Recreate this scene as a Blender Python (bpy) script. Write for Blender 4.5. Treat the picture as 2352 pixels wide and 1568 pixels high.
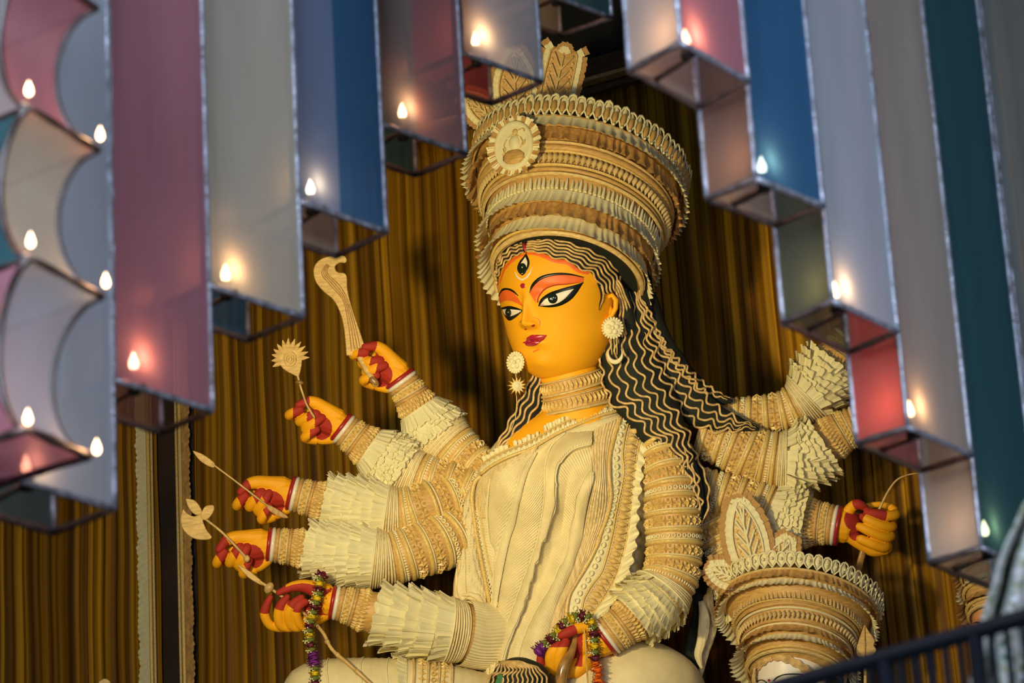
import bpy, bmesh, math, random
from mathutils import Vector, Matrix
from mathutils.bvhtree import BVHTree
random.seed(7)
for o in list(bpy.data.objects): bpy.data.objects.remove(o)
SC = bpy.context.scene; COL = SC.collection
pi = math.pi; rnd = random.random
def U(a, b): return a + (b - a) * rnd()
# ------------------------------------------------------------ camera
F = 6670.0; D0 = 12.0; K = D0 / F
_zc = Vector((-1217.0, 20384.0, -6670.0)).normalized()
_f = Vector((0, 0, -1)); _yc = (_f - _zc * _f.dot(_zc)).normalized(); _xc = _yc.cross(_zc)
R = Matrix((_xc, _yc, _zc)); CAM = Vector((0, 0, 1.6))
cd = bpy.data.cameras.new('camera'); cam = bpy.data.objects.new('camera', cd); COL.objects.link(cam)
cam.matrix_world = Matrix.Translation(CAM) @ R.to_4x4()
cd.sensor_width = 36; cd.lens = 36 * F / 2352; cd.clip_end = 200
cd.dof.use_dof = True; cd.dof.focus_distance = D0 - .15; cd.dof.aperture_fstop = 6.3
SC.camera = cam
SC.view_settings.view_transform = 'Standard'; SC.view_settings.look = 'None'
SC.view_settings.gamma = 1; SC.view_settings.use_curve_mapping = False
SC.view_settings.exposure = 0.0
def q(p): return Vector((p[0], -p[1], p[2] if len(p) > 2 else 0.0))
def P(v):                       # statue space (x right, y up, z towards the viewer, all in millimetres * 1/1.8) -> world
    D = D0 - v.z * K
    return CAM + R @ Vector(((v.x - 1176) / F * D, (v.y + 784) / F * D, -D))
def PW(x, y, D): return CAM + R @ Vector(((x - 1176) / F * D, (784 - y) / F * D, -D))
def rayd(x, y): return R @ Vector(((x - 1176) / F, (784 - y) / F, -1))
def at_height(x, y, h):
    d = rayd(x, y); return CAM + d * ((h - CAM.z) / d.z)
# ------------------------------------------------------------ world + lights
w = bpy.data.worlds.new('world'); SC.world = w; w.use_nodes = True
w.node_tree.nodes['Background'].inputs[0].default_value = (0.30, 0.42, 0.62, 1)
w.node_tree.nodes['Background'].inputs[1].default_value = 0.035
def area(name, loc, target, size, power, col, spread=180):
    l = bpy.data.lights.new(name, 'AREA'); l.size = size; l.energy = power; l.color = col; l.spread = math.radians(spread)
    o = bpy.data.objects.new(name, l); COL.objects.link(o); o.location = loc
    o.rotation_euler = (Vector(target) - Vector(loc)).to_track_quat('-Z', 'Y').to_euler(); return o
_t = P(q((1250, 850, 0)))
area('stage_key_light', P(q((1250 - .58 * 2900, 850 - .02 * 2900, 2900))), _t, .28, 41, (1, .78, .34), 75)
area('stage_front_light', P(q((1250 - .20 * 2600, 850 + .16 * 2600, 2600))), _t, .3, 6.5, (1, .78, .34), 80)
area('lantern_fill_left', Vector((-1.6, .9, 3.9)), PW(900, 300, 5), 1.8, 88, (.68, .81, 1.0), 110)  # added cool fill for the lanterns, standing in for sky light
area('lantern_fill_right', Vector((2.4, 1.4, 3.2)), PW(1900, 300, 5), 1.4, 46, (.74, .83, 1.0), 100)  # second added cool fill, aimed at the right-hand lanterns
# ------------------------------------------------------------ materials
def nodes(name):
    m = bpy.data.materials.new(name); m.use_nodes = True; nt = m.node_tree
    return m, nt, nt.nodes['Principled BSDF'], nt.nodes['Material Output']
def mat(name, col, rough=.6, var=.15, scale=(60, 60, 60), bump=.0, bscale=None, metal=0, spec=.5, coat=0, trans=0, sss=0):
    m, nt, b, out = nodes(name); N = nt.nodes; Lk = nt.links
    b.inputs['Roughness'].default_value = rough; b.inputs['Metallic'].default_value = metal
    b.inputs['Specular IOR Level'].default_value = spec; b.inputs['Coat Weight'].default_value = coat
    tc = N.new('ShaderNodeTexCoord'); mp = N.new('ShaderNodeMapping'); mp.inputs['Scale'].default_value = scale
    Lk.new(tc.outputs['Object'], mp.inputs['Vector'])
    nz = N.new('ShaderNodeTexNoise'); nz.inputs['Scale'].default_value = 1; nz.inputs['Detail'].default_value = 4
    Lk.new(mp.outputs[0], nz.inputs['Vector'])
    rp = N.new('ShaderNodeValToRGB'); e = rp.color_ramp.elements
    e[0].position = .3; e[1].position = .7
    e[0].color = (col[0] * (1 - var), col[1] * (1 - var * 1.1), col[2] * (1 - var * 1.2), 1)
    e[1].color = (min(1, col[0] * (1 + var)), min(1, col[1] * (1 + var)), min(1, col[2] * (1 + var)), 1)
    Lk.new(nz.outputs['Fac'], rp.inputs[0]); Lk.new(rp.outputs[0], b.inputs['Base Color'])
    if bump:
        n2 = nz
        if bscale:
            mp2 = N.new('ShaderNodeMapping'); mp2.inputs['Scale'].default_value = bscale
            Lk.new(tc.outputs['Object'], mp2.inputs['Vector'])
            n2 = N.new('ShaderNodeTexNoise'); n2.inputs['Scale'].default_value = 1; Lk.new(mp2.outputs[0], n2.inputs['Vector'])
        bp = N.new('ShaderNodeBump'); bp.inputs['Strength'].default_value = bump; bp.inputs['Distance'].default_value = .004
        Lk.new(n2.outputs['Fac'], bp.inputs['Height']); Lk.new(bp.outputs[0], b.inputs['Normal'])
    if trans:
        tr = N.new('ShaderNodeBsdfTranslucent'); mx = N.new('ShaderNodeMixShader'); mx.inputs[0].default_value = trans
        Lk.new(rp.outputs[0], tr.inputs['Color']); Lk.new(b.outputs[0], mx.inputs[1]); Lk.new(tr.outputs[0], mx.inputs[2])
        Lk.new(mx.outputs[0], out.inputs['Surface'])
    return m
def glass(name, col, clear=.2, gloss=.12, var=.12):
    m, nt, b, out = nodes(name); N = nt.nodes; Lk = nt.links; N.remove(b)
    tc = N.new('ShaderNodeTexCoord'); mp = N.new('ShaderNodeMapping'); mp.inputs['Scale'].default_value = (9, 9, 1.6)
    Lk.new(tc.outputs['Object'], mp.inputs['Vector'])
    nz = N.new('ShaderNodeTexNoise'); nz.inputs['Scale'].default_value = 1; nz.inputs['Detail'].default_value = 3; Lk.new(mp.outputs[0], nz.inputs['Vector'])
    rp = N.new('ShaderNodeValToRGB'); e = rp.color_ramp.elements; e[0].position = .3; e[1].position = .72
    e[0].color = tuple(c * (1 - var) for c in col) + (1,); e[1].color = tuple(min(1, c * (1 + var)) for c in col) + (1,)
    Lk.new(nz.outputs['Fac'], rp.inputs[0])
    df = N.new('ShaderNodeBsdfDiffuse'); tl = N.new('ShaderNodeBsdfTranslucent'); tp = N.new('ShaderNodeBsdfTransparent'); gl = N.new('ShaderNodeBsdfGlossy')
    gl.inputs['Roughness'].default_value = .28
    tp.inputs['Color'].default_value = tuple(min(1, c * 1.25 + .12) for c in col) + (1,)
    for s in (df, tl): Lk.new(rp.outputs[0], s.inputs['Color'])
    m1 = N.new('ShaderNodeMixShader'); m1.inputs[0].default_value = .5; Lk.new(df.outputs[0], m1.inputs[1]); Lk.new(tl.outputs[0], m1.inputs[2])
    m2 = N.new('ShaderNodeMixShader'); m2.inputs[0].default_value = clear; Lk.new(m1.outputs[0], m2.inputs[1]); Lk.new(tp.outputs[0], m2.inputs[2])
    m3 = N.new('ShaderNodeMixShader'); m3.inputs[0].default_value = gloss; Lk.new(m2.outputs[0], m3.inputs[1]); Lk.new(gl.outputs[0], m3.inputs[2])
    Lk.new(m3.outputs[0], out.inputs['Surface']); return m
def emit(name, col, st):
    m, nt, b, out = nodes(name); b.inputs['Base Color'].default_value = (*col, 1)
    b.inputs['Emission Color'].default_value = (*col, 1); b.inputs['Emission Strength'].default_value = st; return m
M = {}
M['pith'] = mat('cream_pith', (.88, .81, .50), .6, .06, (40, 40, 40), .15, (300, 300, 300), trans=.10)
M['cloth'] = mat('cream_sheet_cloth', (.78, .66, .37), .55, .09, (14, 14, 14), .25, (350, 350, 350))
M['pleat'] = mat('cream_tan_pleat', (.74, .58, .30), .5, .25, (120, 120, 5), .2)
M['jute'] = mat('tan_jute', (.58, .35, .11), .5, .22, (30, 30, 160), .35)
M['jute2'] = mat('light_jute', (.66, .48, .20), .45, .2, (50, 50, 120), .3)
M['husk'] = mat('brown_husk', (.52, .30, .10), .55, .3, (60, 60, 25), .3, trans=.08)
M['gold'] = mat('golden_straw', (.72, .51, .17), .33, .2, (130, 130, 130), .25)
M['skin'] = mat('turmeric_paint', (.93, .42, .008), .58, .05, (6, 6, 6), .0, spec=.35)
M['red'] = mat('vermilion_paint', (.40, .024, .012), .75, .1, (20, 20, 20))
M['crimson'] = mat('crimson_lacquer', (.42, .02, .05), .25, .1, (60, 60, 60))
M['redbangle'] = mat('red_bangle', (.38, .02, .02), .3, .05)
M['whitebangle'] = mat('white_shell_bangle', (.85, .78, .66), .2, .04)
M['orange'] = mat('orange_paint', (.85, .15, .02), .5, .08, (30, 30, 30))
M['black'] = mat('black_paint', (.008, .010, .006), .3, .1)
M['eyewhite'] = mat('eye_white_paint', (.86, .78, .66), .35, .03)
M['iris'] = mat('iris_black', (.012, .020, .012), .12, .1, coat=.5)
M['hair'] = mat('hair_black_green', (.006, .009, .005), .8, .4, (40, 40, 40), .4)
M['strand'] = mat('hair_tan_cord', (.62, .42, .17), .5, .3, (50, 50, 50), .3)
M['darkbrown'] = mat('dark_brown_board', (.03, .016, .012), .7, .3, (3, 3, 3))
M['dark_backing'] = mat('black_backing', (.004, .004, .007), .8, .3, (2, 2, 2))
M['wood'] = mat('dark_wood_beam', (.10, .05, .018), .5, .3, (20, 20, 60), .3)
M['whiteface'] = mat('white_face_paint', (.85, .78, .70), .4, .04, (9, 9, 9))
M['face3'] = mat('peach_face_paint', (.75, .32, .12), .45, .05)
M['pink'] = mat('pink_paint', (.75, .25, .35), .5, .1)
M['metal'] = mat('soldered_lead', (.26, .28, .34), .35, .5, (60, 60, 40), .5, (90, 90, 90), metal=.45)
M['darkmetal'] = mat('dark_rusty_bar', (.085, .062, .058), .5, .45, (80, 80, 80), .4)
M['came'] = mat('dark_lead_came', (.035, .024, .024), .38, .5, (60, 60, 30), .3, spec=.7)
M['socket'] = mat('black_lamp_socket', (.012, .012, .014), .5, .2)
M['rail'] = mat('navy_black_rail', (.0025, .0042, .0085), .45, .2, (10, 10, 10))
M['yellowf'] = mat('yellow_petal', (.85, .62, .01), .55, .2, (200, 200, 200), .3, trans=.15)
M['maroonf'] = mat('maroon_petal', (.13, .006, .03), .5, .35, (150, 150, 150), .3)
M['purplef'] = mat('purple_orchid_petal', (.20, .02, .26), .45, .4, (120, 120, 120), .2)
M['orangef'] = mat('orange_marigold_petal', (.90, .17, .005), .6, .2, (200, 200, 200), .5)
M['greenf'] = mat('green_bud', (.16, .19, .03), .6, .4, (300, 300, 300), .4)
M['budw'] = mat('white_bud', (.75, .75, .42), .5, .2, (300, 300, 300))
M['leaf'] = mat('leaf_green', (.02, .16, .04), .5, .2)
M['stick'] = mat('brown_varnish', (.34, .19, .06), .22, .35, (25, 25, 25), .2, coat=.4)
M['bamboo'] = mat('bamboo_stick', (.60, .40, .15), .4, .25, (30, 30, 30), .2)
M['carved'] = mat('carved_sholapith_wood', (.68, .45, .15), .5, .22, (25, 25, 120), .5, (60, 60, 400))
M['floor'] = mat('ground_concrete', (.12, .11, .10), .8, .2, (2, 2, 2))
def curtain_mat():
    m, nt, b, out = nodes('gold_brown_satin'); N = nt.nodes; Lk = nt.links
    b.inputs['Roughness'].default_value = .5; b.inputs['Specular IOR Level'].default_value = .15
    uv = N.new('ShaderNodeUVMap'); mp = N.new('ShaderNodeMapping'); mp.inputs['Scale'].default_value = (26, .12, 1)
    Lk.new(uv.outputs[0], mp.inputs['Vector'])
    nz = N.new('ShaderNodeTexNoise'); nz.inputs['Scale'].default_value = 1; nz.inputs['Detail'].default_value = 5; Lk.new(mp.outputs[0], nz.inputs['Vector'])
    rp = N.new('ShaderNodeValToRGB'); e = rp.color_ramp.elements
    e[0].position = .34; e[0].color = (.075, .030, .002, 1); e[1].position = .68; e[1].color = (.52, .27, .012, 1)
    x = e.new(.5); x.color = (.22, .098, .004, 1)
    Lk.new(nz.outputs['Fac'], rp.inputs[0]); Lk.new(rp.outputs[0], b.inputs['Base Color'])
    wv = N.new('ShaderNodeTexNoise'); wv.inputs['Scale'].default_value = 420; wv.inputs['Detail'].default_value = 1; Lk.new(uv.outputs[0], wv.inputs['Vector'])
    bp = N.new('ShaderNodeBump'); bp.inputs['Strength'].default_value = .25; bp.inputs['Distance'].default_value = .004
    Lk.new(wv.outputs['Fac'], bp.inputs['Height']); Lk.new(bp.outputs[0], b.inputs['Normal'])
    return m
M['curtain'] = curtain_mat()
def floral_mat():
    m, nt, b, out = nodes('pale_floral_cloth'); N = nt.nodes; Lk = nt.links; b.inputs['Roughness'].default_value = .6
    tc = N.new('ShaderNodeTexCoord'); vo = N.new('ShaderNodeTexNoise'); vo.inputs['Scale'].default_value = 40; vo.inputs['Detail'].default_value = 2; vo.inputs['Distortion'].default_value = 1.5
    Lk.new(tc.outputs['Object'], vo.inputs['Vector'])
    rp = N.new('ShaderNodeValToRGB'); e = rp.color_ramp.elements
    e[0].position = .36; e[0].color = (.03, .08, .05, 1); e[1].position = .52; e[1].color = (.26, .31, .33, 1)
    x = e.new(.43); x.color = (.26, .25, .15, 1); x = e.new(.62); x.color = (.40, .33, .29, 1); x = e.new(.7); x.color = (.50, .60, .68, 1)
    Lk.new(vo.outputs['Fac'], rp.inputs[0]); Lk.new(rp.outputs[0], b.inputs['Base Color']); return m
M['floral'] = floral_mat()
# ------------------------------------------------------------ object helpers
ORG = {}
def root(name, loc, label, cat, group=None):
    o = bpy.data.objects.new(name, None); COL.objects.link(o); o.location = loc; o.empty_display_size = .05
    o['label'] = label; o['category'] = cat
    if group: o['group'] = group
    ORG[o.name] = Vector(loc); return o
def tag(o, **k):
    for a, b in k.items(): o[a] = b
    return o
def link(o, parent):
    COL.objects.link(o)
    if parent is not None: o.parent = parent; ORG[o.name] = ORG[parent.name]
    else: ORG[o.name] = Vector((0, 0, 0))
    return o
def mesh(name, vs, fs, mats, mi=None, smooth=True, uv=None):
    me = bpy.data.meshes.new(name); me.from_pydata([tuple(v) for v in vs], [], fs)
    if not isinstance(mats, (list, tuple)): mats = [mats]
    for m in mats: me.materials.append(m)
    if mi and len(mats) > 1: me.polygons.foreach_set('material_index', mi)
    if smooth: me.polygons.foreach_set('use_smooth', [True] * len(fs))
    if uv:
        ul = me.uv_layers.new(name='UVMap'); li = [0] * len(me.loops); me.loops.foreach_get('vertex_index', li)
        fl = []
        for i in li: fl += [uv[i][0], uv[i][1]]
        ul.data.foreach_set('uv', fl)
    return me
class MB:
    def __init__(s): s.v = []; s.f = []; s.m = []; s.uv = []
    def add(s, vs, fs, m=0):
        b = len(s.v); s.v += vs; s.f += [tuple(i + b for i in f) for f in fs]; s.m += [m] * len(fs)
    def grid(s, rows, cc=False, m=0, cap=False, rc=False):
        n = len(rows); k = len(rows[0]); vs = [v for r in rows for v in r]; fs = []
        for i in range(n if rc else n - 1):
            i2 = (i + 1) % n
            for j in range(k if cc else k - 1):
                j2 = (j + 1) % k
                fs.append((i * k + j, i * k + j2, i2 * k + j2, i2 * k + j))
        if cap:
            fs.append(tuple(range(k))[::-1]); fs.append(tuple((n - 1) * k + j for j in range(k)))
        s.add(vs, fs, m)
    def tube(s, pts, rad, n=8, flat=1.0, cap=True, m=0, ez=Vector((0, 0, 1)), roundcap=False):
        pts = [p if isinstance(p, Vector) else q(p) for p in pts]; k = len(pts)
        if not isinstance(rad, (list, tuple)): rad = [rad] * k
        pts = list(pts); rad = list(rad)
        if roundcap:
            a, b = pts[0], pts[1]; d = (a - b).normalized(); ra = rad[0]
            pre = [(a + d * ra * math.sin(x), ra * math.cos(x)) for x in (1.45, 1.1, .6)]
            a2, b2 = pts[-1], pts[-2]; d2 = (a2 - b2).normalized(); rb = rad[-1]
            post = [(a2 + d2 * rb * math.sin(x), rb * math.cos(x)) for x in (.6, 1.1, 1.45)]
            pts = [p for p, _ in pre] + pts + [p for p, _ in post]; rad = [r for _, r in pre] + rad + [r for _, r in post]
        k = len(pts); rows = []; pn = None
        for i in range(k):
            T = (pts[min(i + 1, k - 1)] - pts[max(i - 1, 0)])
            T = T.normalized() if T.length > 1e-9 else Vector((1, 0, 0))
            if pn is None:
                Nn = ez - T * ez.dot(T)
                if Nn.length < .2: Nn = Vector((0, 1, 0)) - T * T.y
            else: Nn = pn - T * pn.dot(T)
            Nn.normalize(); pn = Nn; B = T.cross(Nn)
            rows.append([pts[i] + (Nn * math.cos(a) * flat + B * math.sin(a)) * rad[i] for a in [2 * pi * j / n for j in range(n)]])
        s.grid(rows, cc=True, m=m, cap=cap)
    def piece(s, pc, c, ex, ey, ez, m=0):
        s.add([c + ex * v[0] + ey * v[1] + ez * v[2] for v in pc[0]], pc[1], m)
    def build(s, name, mats, parent, smooth=True, world=False, uv=None):
        par = parent; o0 = ORG[par.name] if par is not None else Vector((0, 0, 0))
        vs = [(v if world else P(v)) - o0 for v in s.v]
        if world: vs = [v for v in vs]
        ob = bpy.data.objects.new(name, mesh(name, vs, s.f, mats, s.m, smooth, uv)); return link(ob, par)
def inst(name, me, parent, c, ex, ey, ez):
    D = D0 - c.z * K; L3 = (R * (K * D / D0)) @ Matrix((ex, ey, ez)).transposed()
    ob = bpy.data.objects.new(name, me); link(ob, parent)
    ob.matrix_local = Matrix.Translation(P(c) - ORG[parent.name]) @ L3.to_4x4(); return ob
def cr(pts, n):
    """Catmull-Rom through tuples, resampled evenly by length"""
    pts = [tuple(float(c) for c in p) for p in pts]; k = len(pts[0]); ext = [pts[0]] + pts + [pts[-1]]; fine = []
    for i in range(1, len(ext) - 2):
        a, b, c, d = ext[i - 1:i + 3]
        for s in range(12):
            t = s / 12; fine.append(tuple(.5 * (2 * b[j] + (c[j] - a[j]) * t + (2 * a[j] - 5 * b[j] + 4 * c[j] - d[j]) * t * t + (3 * b[j] - a[j] - 3 * c[j] + d[j]) * t ** 3) for j in range(k)))
    fine.append(pts[-1])
    dm = min(k, 3); L = [0]
    for a, b in zip(fine, fine[1:]): L.append(L[-1] + math.sqrt(sum((a[j] - b[j]) ** 2 for j in range(dm))))
    out = []; i = 0
    for s in range(n):
        t = L[-1] * s / (n - 1)
        while i < len(L) - 2 and L[i + 1] < t: i += 1
        f = (t - L[i]) / max(1e-9, L[i + 1] - L[i]); f = min(1, max(0, f))
        out.append(tuple(fine[i][j] * (1 - f) + fine[i + 1][j] * f for j in range(k)))
    return out
def lerp_tab(tab, x):
    if x <= tab[0][0]: return tab[0][1:]
    for a, b in zip(tab, tab[1:]):
        if x <= b[0]:
            t = (x - a[0]) / (b[0] - a[0]); t = t * t * (3 - 2 * t) * .3 + t * .7
            return tuple(a[j] * (1 - t) + b[j] * t for j in range(1, len(a)))
    return tab[-1][1:]
def smooth_tab(tab):
    ys = [r[0] for r in tab]
    def f(y):
        if y <= ys[0]: return tab[0][1:]
        if y >= ys[-1]: return tab[-1][1:]
        i = max(k for k in range(len(ys) - 1) if ys[k] <= y); t = (y - ys[i]) / (ys[i + 1] - ys[i]); out = []
        for j in range(1, len(tab[0])):
            p0, p1 = tab[i][j], tab[i + 1][j]; h = ys[i + 1] - ys[i]
            m0 = (tab[i + 1][j] - tab[max(0, i - 1)][j]) / (ys[i + 1] - ys[max(0, i - 1)]); k2 = min(len(ys) - 1, i + 2); m1 = (tab[k2][j] - tab[i][j]) / (ys[k2] - ys[i])
            out.append((2 * t ** 3 - 3 * t * t + 1) * p0 + (t ** 3 - 2 * t * t + t) * h * m0 + (-2 * t ** 3 + 3 * t * t) * p1 + (t ** 3 - t * t) * h * m1)
        return tuple(out)
    return f
class Limb:
    def __init__(s, pts, n=90, frame=None, squash=1.0):
        S = cr(pts, n); s.n = n; s.c = [q(p) for p in S]; s.r = [p[3] for p in S]; s.T = []; s.N = []; s.B = []; s.sq = squash
        s.L = sum((a - b).length for a, b in zip(s.c, s.c[1:]))
        for i in range(n):
            if frame: T, Nn, B = frame
            else:
                T = (s.c[min(n - 1, i + 1)] - s.c[max(0, i - 1)]).normalized(); e = Vector((0, 0, 1)); Nn = (e - T * e.dot(T)).normalized(); B = T.cross(Nn)
            s.T.append(T); s.N.append(Nn); s.B.append(B)
    def fr(s, t):
        x = min(1, max(0, t)) * (s.n - 1); i = min(s.n - 2, int(x)); f = x - i; l = lambda a: a[i] * (1 - f) + a[i + 1] * f
        return l(s.c), l(s.T).normalized(), l(s.N).normalized(), l(s.B).normalized(), l(s.r)
    def nrm(s, t, a):
        _, T, Nn, B, _ = s.fr(t); return Nn * math.cos(a) * s.sq + B * math.sin(a)
    def surf(s, t, a, off=0.0, dt=0.0):
        c, T, Nn, B, r = s.fr(t); return c + (Nn * math.cos(a) * s.sq + B * math.sin(a)) * (r + off) + T * dt
def ring(mb, L, t, w, h, n=44, base=0.0, m=0, wob=0.0):
    rows = []
    for k in range(6):
        ph = pi * k / 5; rows.append([L.surf(t, 2 * pi * j / n, base - .6 + h * math.sin(ph) + wob * math.sin(9 * 2 * pi * j / n), -w / 2 * math.cos(ph)) for j in range(n)])
    mb.grid(rows, cc=True, m=m)
def loft(mb, L, t0, t1, k, n=44, off=lambda t, a: 0, m=0, cap=False):
    mb.grid([[L.surf(t0 + (t1 - t0) * i / (k - 1), 2 * pi * j / n, off(i / (k - 1), 2 * pi * j / n)) for j in range(n)] for i in range(k)], cc=True, m=m, cap=cap)
# unit pieces : x = across, y = along, z = outwards
def _star(k=4):
    vs = [(0, 0, 1)]; n = k * 2
    for i in range(n):
        a = 2 * pi * i / n; r = 1 if i % 2 == 0 else .42; vs.append((r * math.cos(a), r * math.sin(a), .05))
    return vs, [(0, 1 + i, 1 + (i + 1) % n) for i in range(n)]
STAR = _star(4); STAR6 = _star(6)
PYR = ([(-1, -1, 0), (1, -1, 0), (1, 1, 0), (-1, 1, 0), (0, 0, 1)], [(0, 1, 4), (1, 2, 4), (2, 3, 4), (3, 0, 4)])
DIA = ([(-1, 0, 0), (0, -1, 0), (1, 0, 0), (0, 1, 0), (0, 0, 1)], [(0, 1, 4), (1, 2, 4), (2, 3, 4), (3, 0, 4)])
def _coin(n=14):
    vs = []; fs = []
    prof = [(1, 0), (1, .8), (.62, .8), (.58, .1)]
    for i in range(n):
        a = 2 * pi * i / n
        for r, z in prof: vs.append((r * math.cos(a), r * math.sin(a), z))
    for i in range(n):
        j = (i + 1) % n
        for k in range(3): fs.append((i * 4 + k, j * 4 + k, j * 4 + k + 1, i * 4 + k + 1))
    return vs, fs
COIN = _coin()
def _bead(n=8, k=5):
    vs = []; fs = []
    for i in range(k + 1):
        ph = pi * i / k
        for j in range(n): a = 2 * pi * j / n; vs.append((math.sin(ph) * math.cos(a), -math.cos(ph), math.sin(ph) * math.sin(a)))
    for i in range(k):
        for j in range(n): fs.append((i * n + j, i * n + (j + 1) % n, (i + 1) * n + (j + 1) % n, (i + 1) * n + j))
    return vs, fs
BEAD = _bead()
SPIN = ([(x * w, y, z * w) for y, w in ((-1, .02), (-.35, .7), (0, 1), (.35, .7), (1, .02)) for x, z in ((1, 0), (.7, .7), (0, 1), (-.7, .7), (-1, 0))],
        [(i * 5 + j, i * 5 + j + 1, i * 5 + j + 6, i * 5 + j + 5) for i in range(4) for j in range(4)])
CONE = ([(math.cos(a) * r, y, math.sin(a) * r + .1) for y, r in ((0, 1), (.7, .62), (1, .03)) for a in [2 * pi * j / 6 for j in range(6)]],
        [(i * 6 + j, i * 6 + (j + 1) % 6, (i + 1) * 6 + (j + 1) % 6, (i + 1) * 6 + j) for i in range(2) for j in range(6)])
def _strip(seed, nx=6, ny=4, curl=.25, cor=.07, rag=.10, widen=.25):
    r = random.Random(seed); vs = []; ph = r.random() * 6
    rg = [r.uniform(-rag, rag) for _ in range(nx + 1)]
    for j in range(ny + 1):
        y = j / ny
        for i in range(nx + 1):
            x = i / nx - .5
            vs.append((x * (1 + widen * y), y * (1 + (rg[i] if j == ny else 0)), curl * y * y * .5 + cor * math.sin(ph + i * 2.3) * (.3 + y)))
    fs = [(j * (nx + 1) + i, j * (nx + 1) + i + 1, (j + 1) * (nx + 1) + i + 1, (j + 1) * (nx + 1) + i) for j in range(ny) for i in range(nx)]
    return vs, fs
STRIPS = [_strip(i) for i in range(5)]
FLUTES = [_strip(20 + i, nx=4, ny=3, curl=.2, cor=.22, rag=.06, widen=.35) for i in range(4)]
def pmesh(name, pc, m, smooth=True): return mesh(name, pc[0], pc[1], m, None, smooth)
STRIP_ME = [pmesh('paper_strip', s, M['pith']) for s in STRIPS]
FLUTE_CREAM = [pmesh('cream_frill', s, M['pith']) for s in FLUTES]
FLUTE_TAN = [pmesh('tan_frill', s, M['husk']) for s in FLUTES]
def tab_frame(L, t, a, alpha, sgn, wdt, ln, hz=None):
    c, T, Nn, B, r = L.fr(t); n = (Nn * math.cos(a) * L.sq + B * math.sin(a)).normalized(); tg = (B * math.cos(a) - Nn * math.sin(a) * L.sq).normalized()
    ey = (T * sgn * math.cos(alpha) + n * math.sin(alpha)); ex = ey.cross(n).normalized()
    ez = ex.cross(ey).normalized()
    return ex * wdt, ey * ln, ez * (hz or wdt)
def frills(L, parent, s0, s1, rows, count, ln, wdt, alpha, sgn, mes=None, joined=None, pcs=None, name='paper_strip', off=0, m=0, jit=.2, span=(-pi, pi)):
    n = 0
    for r in range(rows):
        t = (s0 + (s1 - s0) * (r / max(1, rows - 1))) / L.L if rows > 1 else s0 / L.L
        full = span == (-pi, pi)
        for k in range(count):
            a = span[0] + (span[1] - span[0]) * (k + .5 * (r % 2) + U(-jit, jit)) / (count if full else count - 1)
            ex, ey, ez = tab_frame(L, t + U(-.2, .2) * jit * ln / L.L, a, alpha + U(-.12, .12), sgn, wdt * U(.9, 1.15), ln * U(.88, 1.12))
            c = L.surf(t, a, off)
            if joined is not None: joined.piece(random.choice(pcs), c, ex, ey, ez, m)
            else: inst(name, random.choice(mes), parent, c, ex, ey, ez)
            n += 1
    return n
def ruffle(L, t, ln, alpha, mt, name, parent, period=11, amp=2.6, off=1, seed=0, sgn=-1, rag=.05):
    rg = random.Random(seed); r0 = L.fr(t)[4]; N = int(2 * pi * r0 / period); n = N * 6; K_ = 5
    ph = [rg.uniform(.55, 1.5) for _ in range(N)]; tot = sum(ph); edges = [0]
    for p in ph: edges.append(edges[-1] + p / tot * 2 * pi)
    jag = [rg.uniform(-rag, rag) for _ in range(N + 1)]; jag[-1] = jag[0]; tw = [rg.uniform(.5, 1.4) for _ in range(N)]; rows = [[] for _ in range(K_ + 1)]
    for i in range(N):
        for s in range(6):
            f = s / 6; an = edges[i] + (edges[i + 1] - edges[i]) * f; c, T, Nn, B, r = L.fr(t); nn = (Nn * math.cos(an) * L.sq + B * math.sin(an)).normalized()
            h = amp * tw[i] * math.sin(2 * pi * f); lj = 1 + jag[i] * (1 - f) + jag[i + 1] * f + .03 * math.sin(2 * pi * f)
            tg = (B * math.cos(an) - Nn * math.sin(an)).normalized()
            for k in range(K_ + 1):
                y = k / K_; al = alpha * (.5 + .7 * y)
                rows[k].append(L.surf(t, an, off) + (T * sgn * math.cos(al) + nn * math.sin(al)) * (ln * y * lj) + nn * (h * (.25 + y)) + tg * (amp * .18 * tw[i] * math.cos(2 * pi * f) * y))
    mb = MB(); mb.grid(rows, cc=True); return mb.build(name, mt, parent)
def studs(mb, L, t, cnt, pc, sx, sy, sz, off=0, m=0, ph=0, dt=0, rot=0, skew=0):
    for k in range(cnt):
        a = 2 * pi * (k + ph) / cnt; c, T, Nn, B, r = L.fr(t)
        n = (Nn * math.cos(a) * L.sq + B * math.sin(a)).normalized(); tg = (B * math.cos(a) - Nn * math.sin(a) * L.sq).normalized(); tt = n.cross(tg).normalized()
        if rot: tg, tt = tg * math.cos(rot) + tt * math.sin(rot), tt * math.cos(rot) - tg * math.sin(rot)
        mb.piece(pc, L.surf(t, a, off, dt), tg * sx, tt * sy, n * sz, m)
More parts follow.
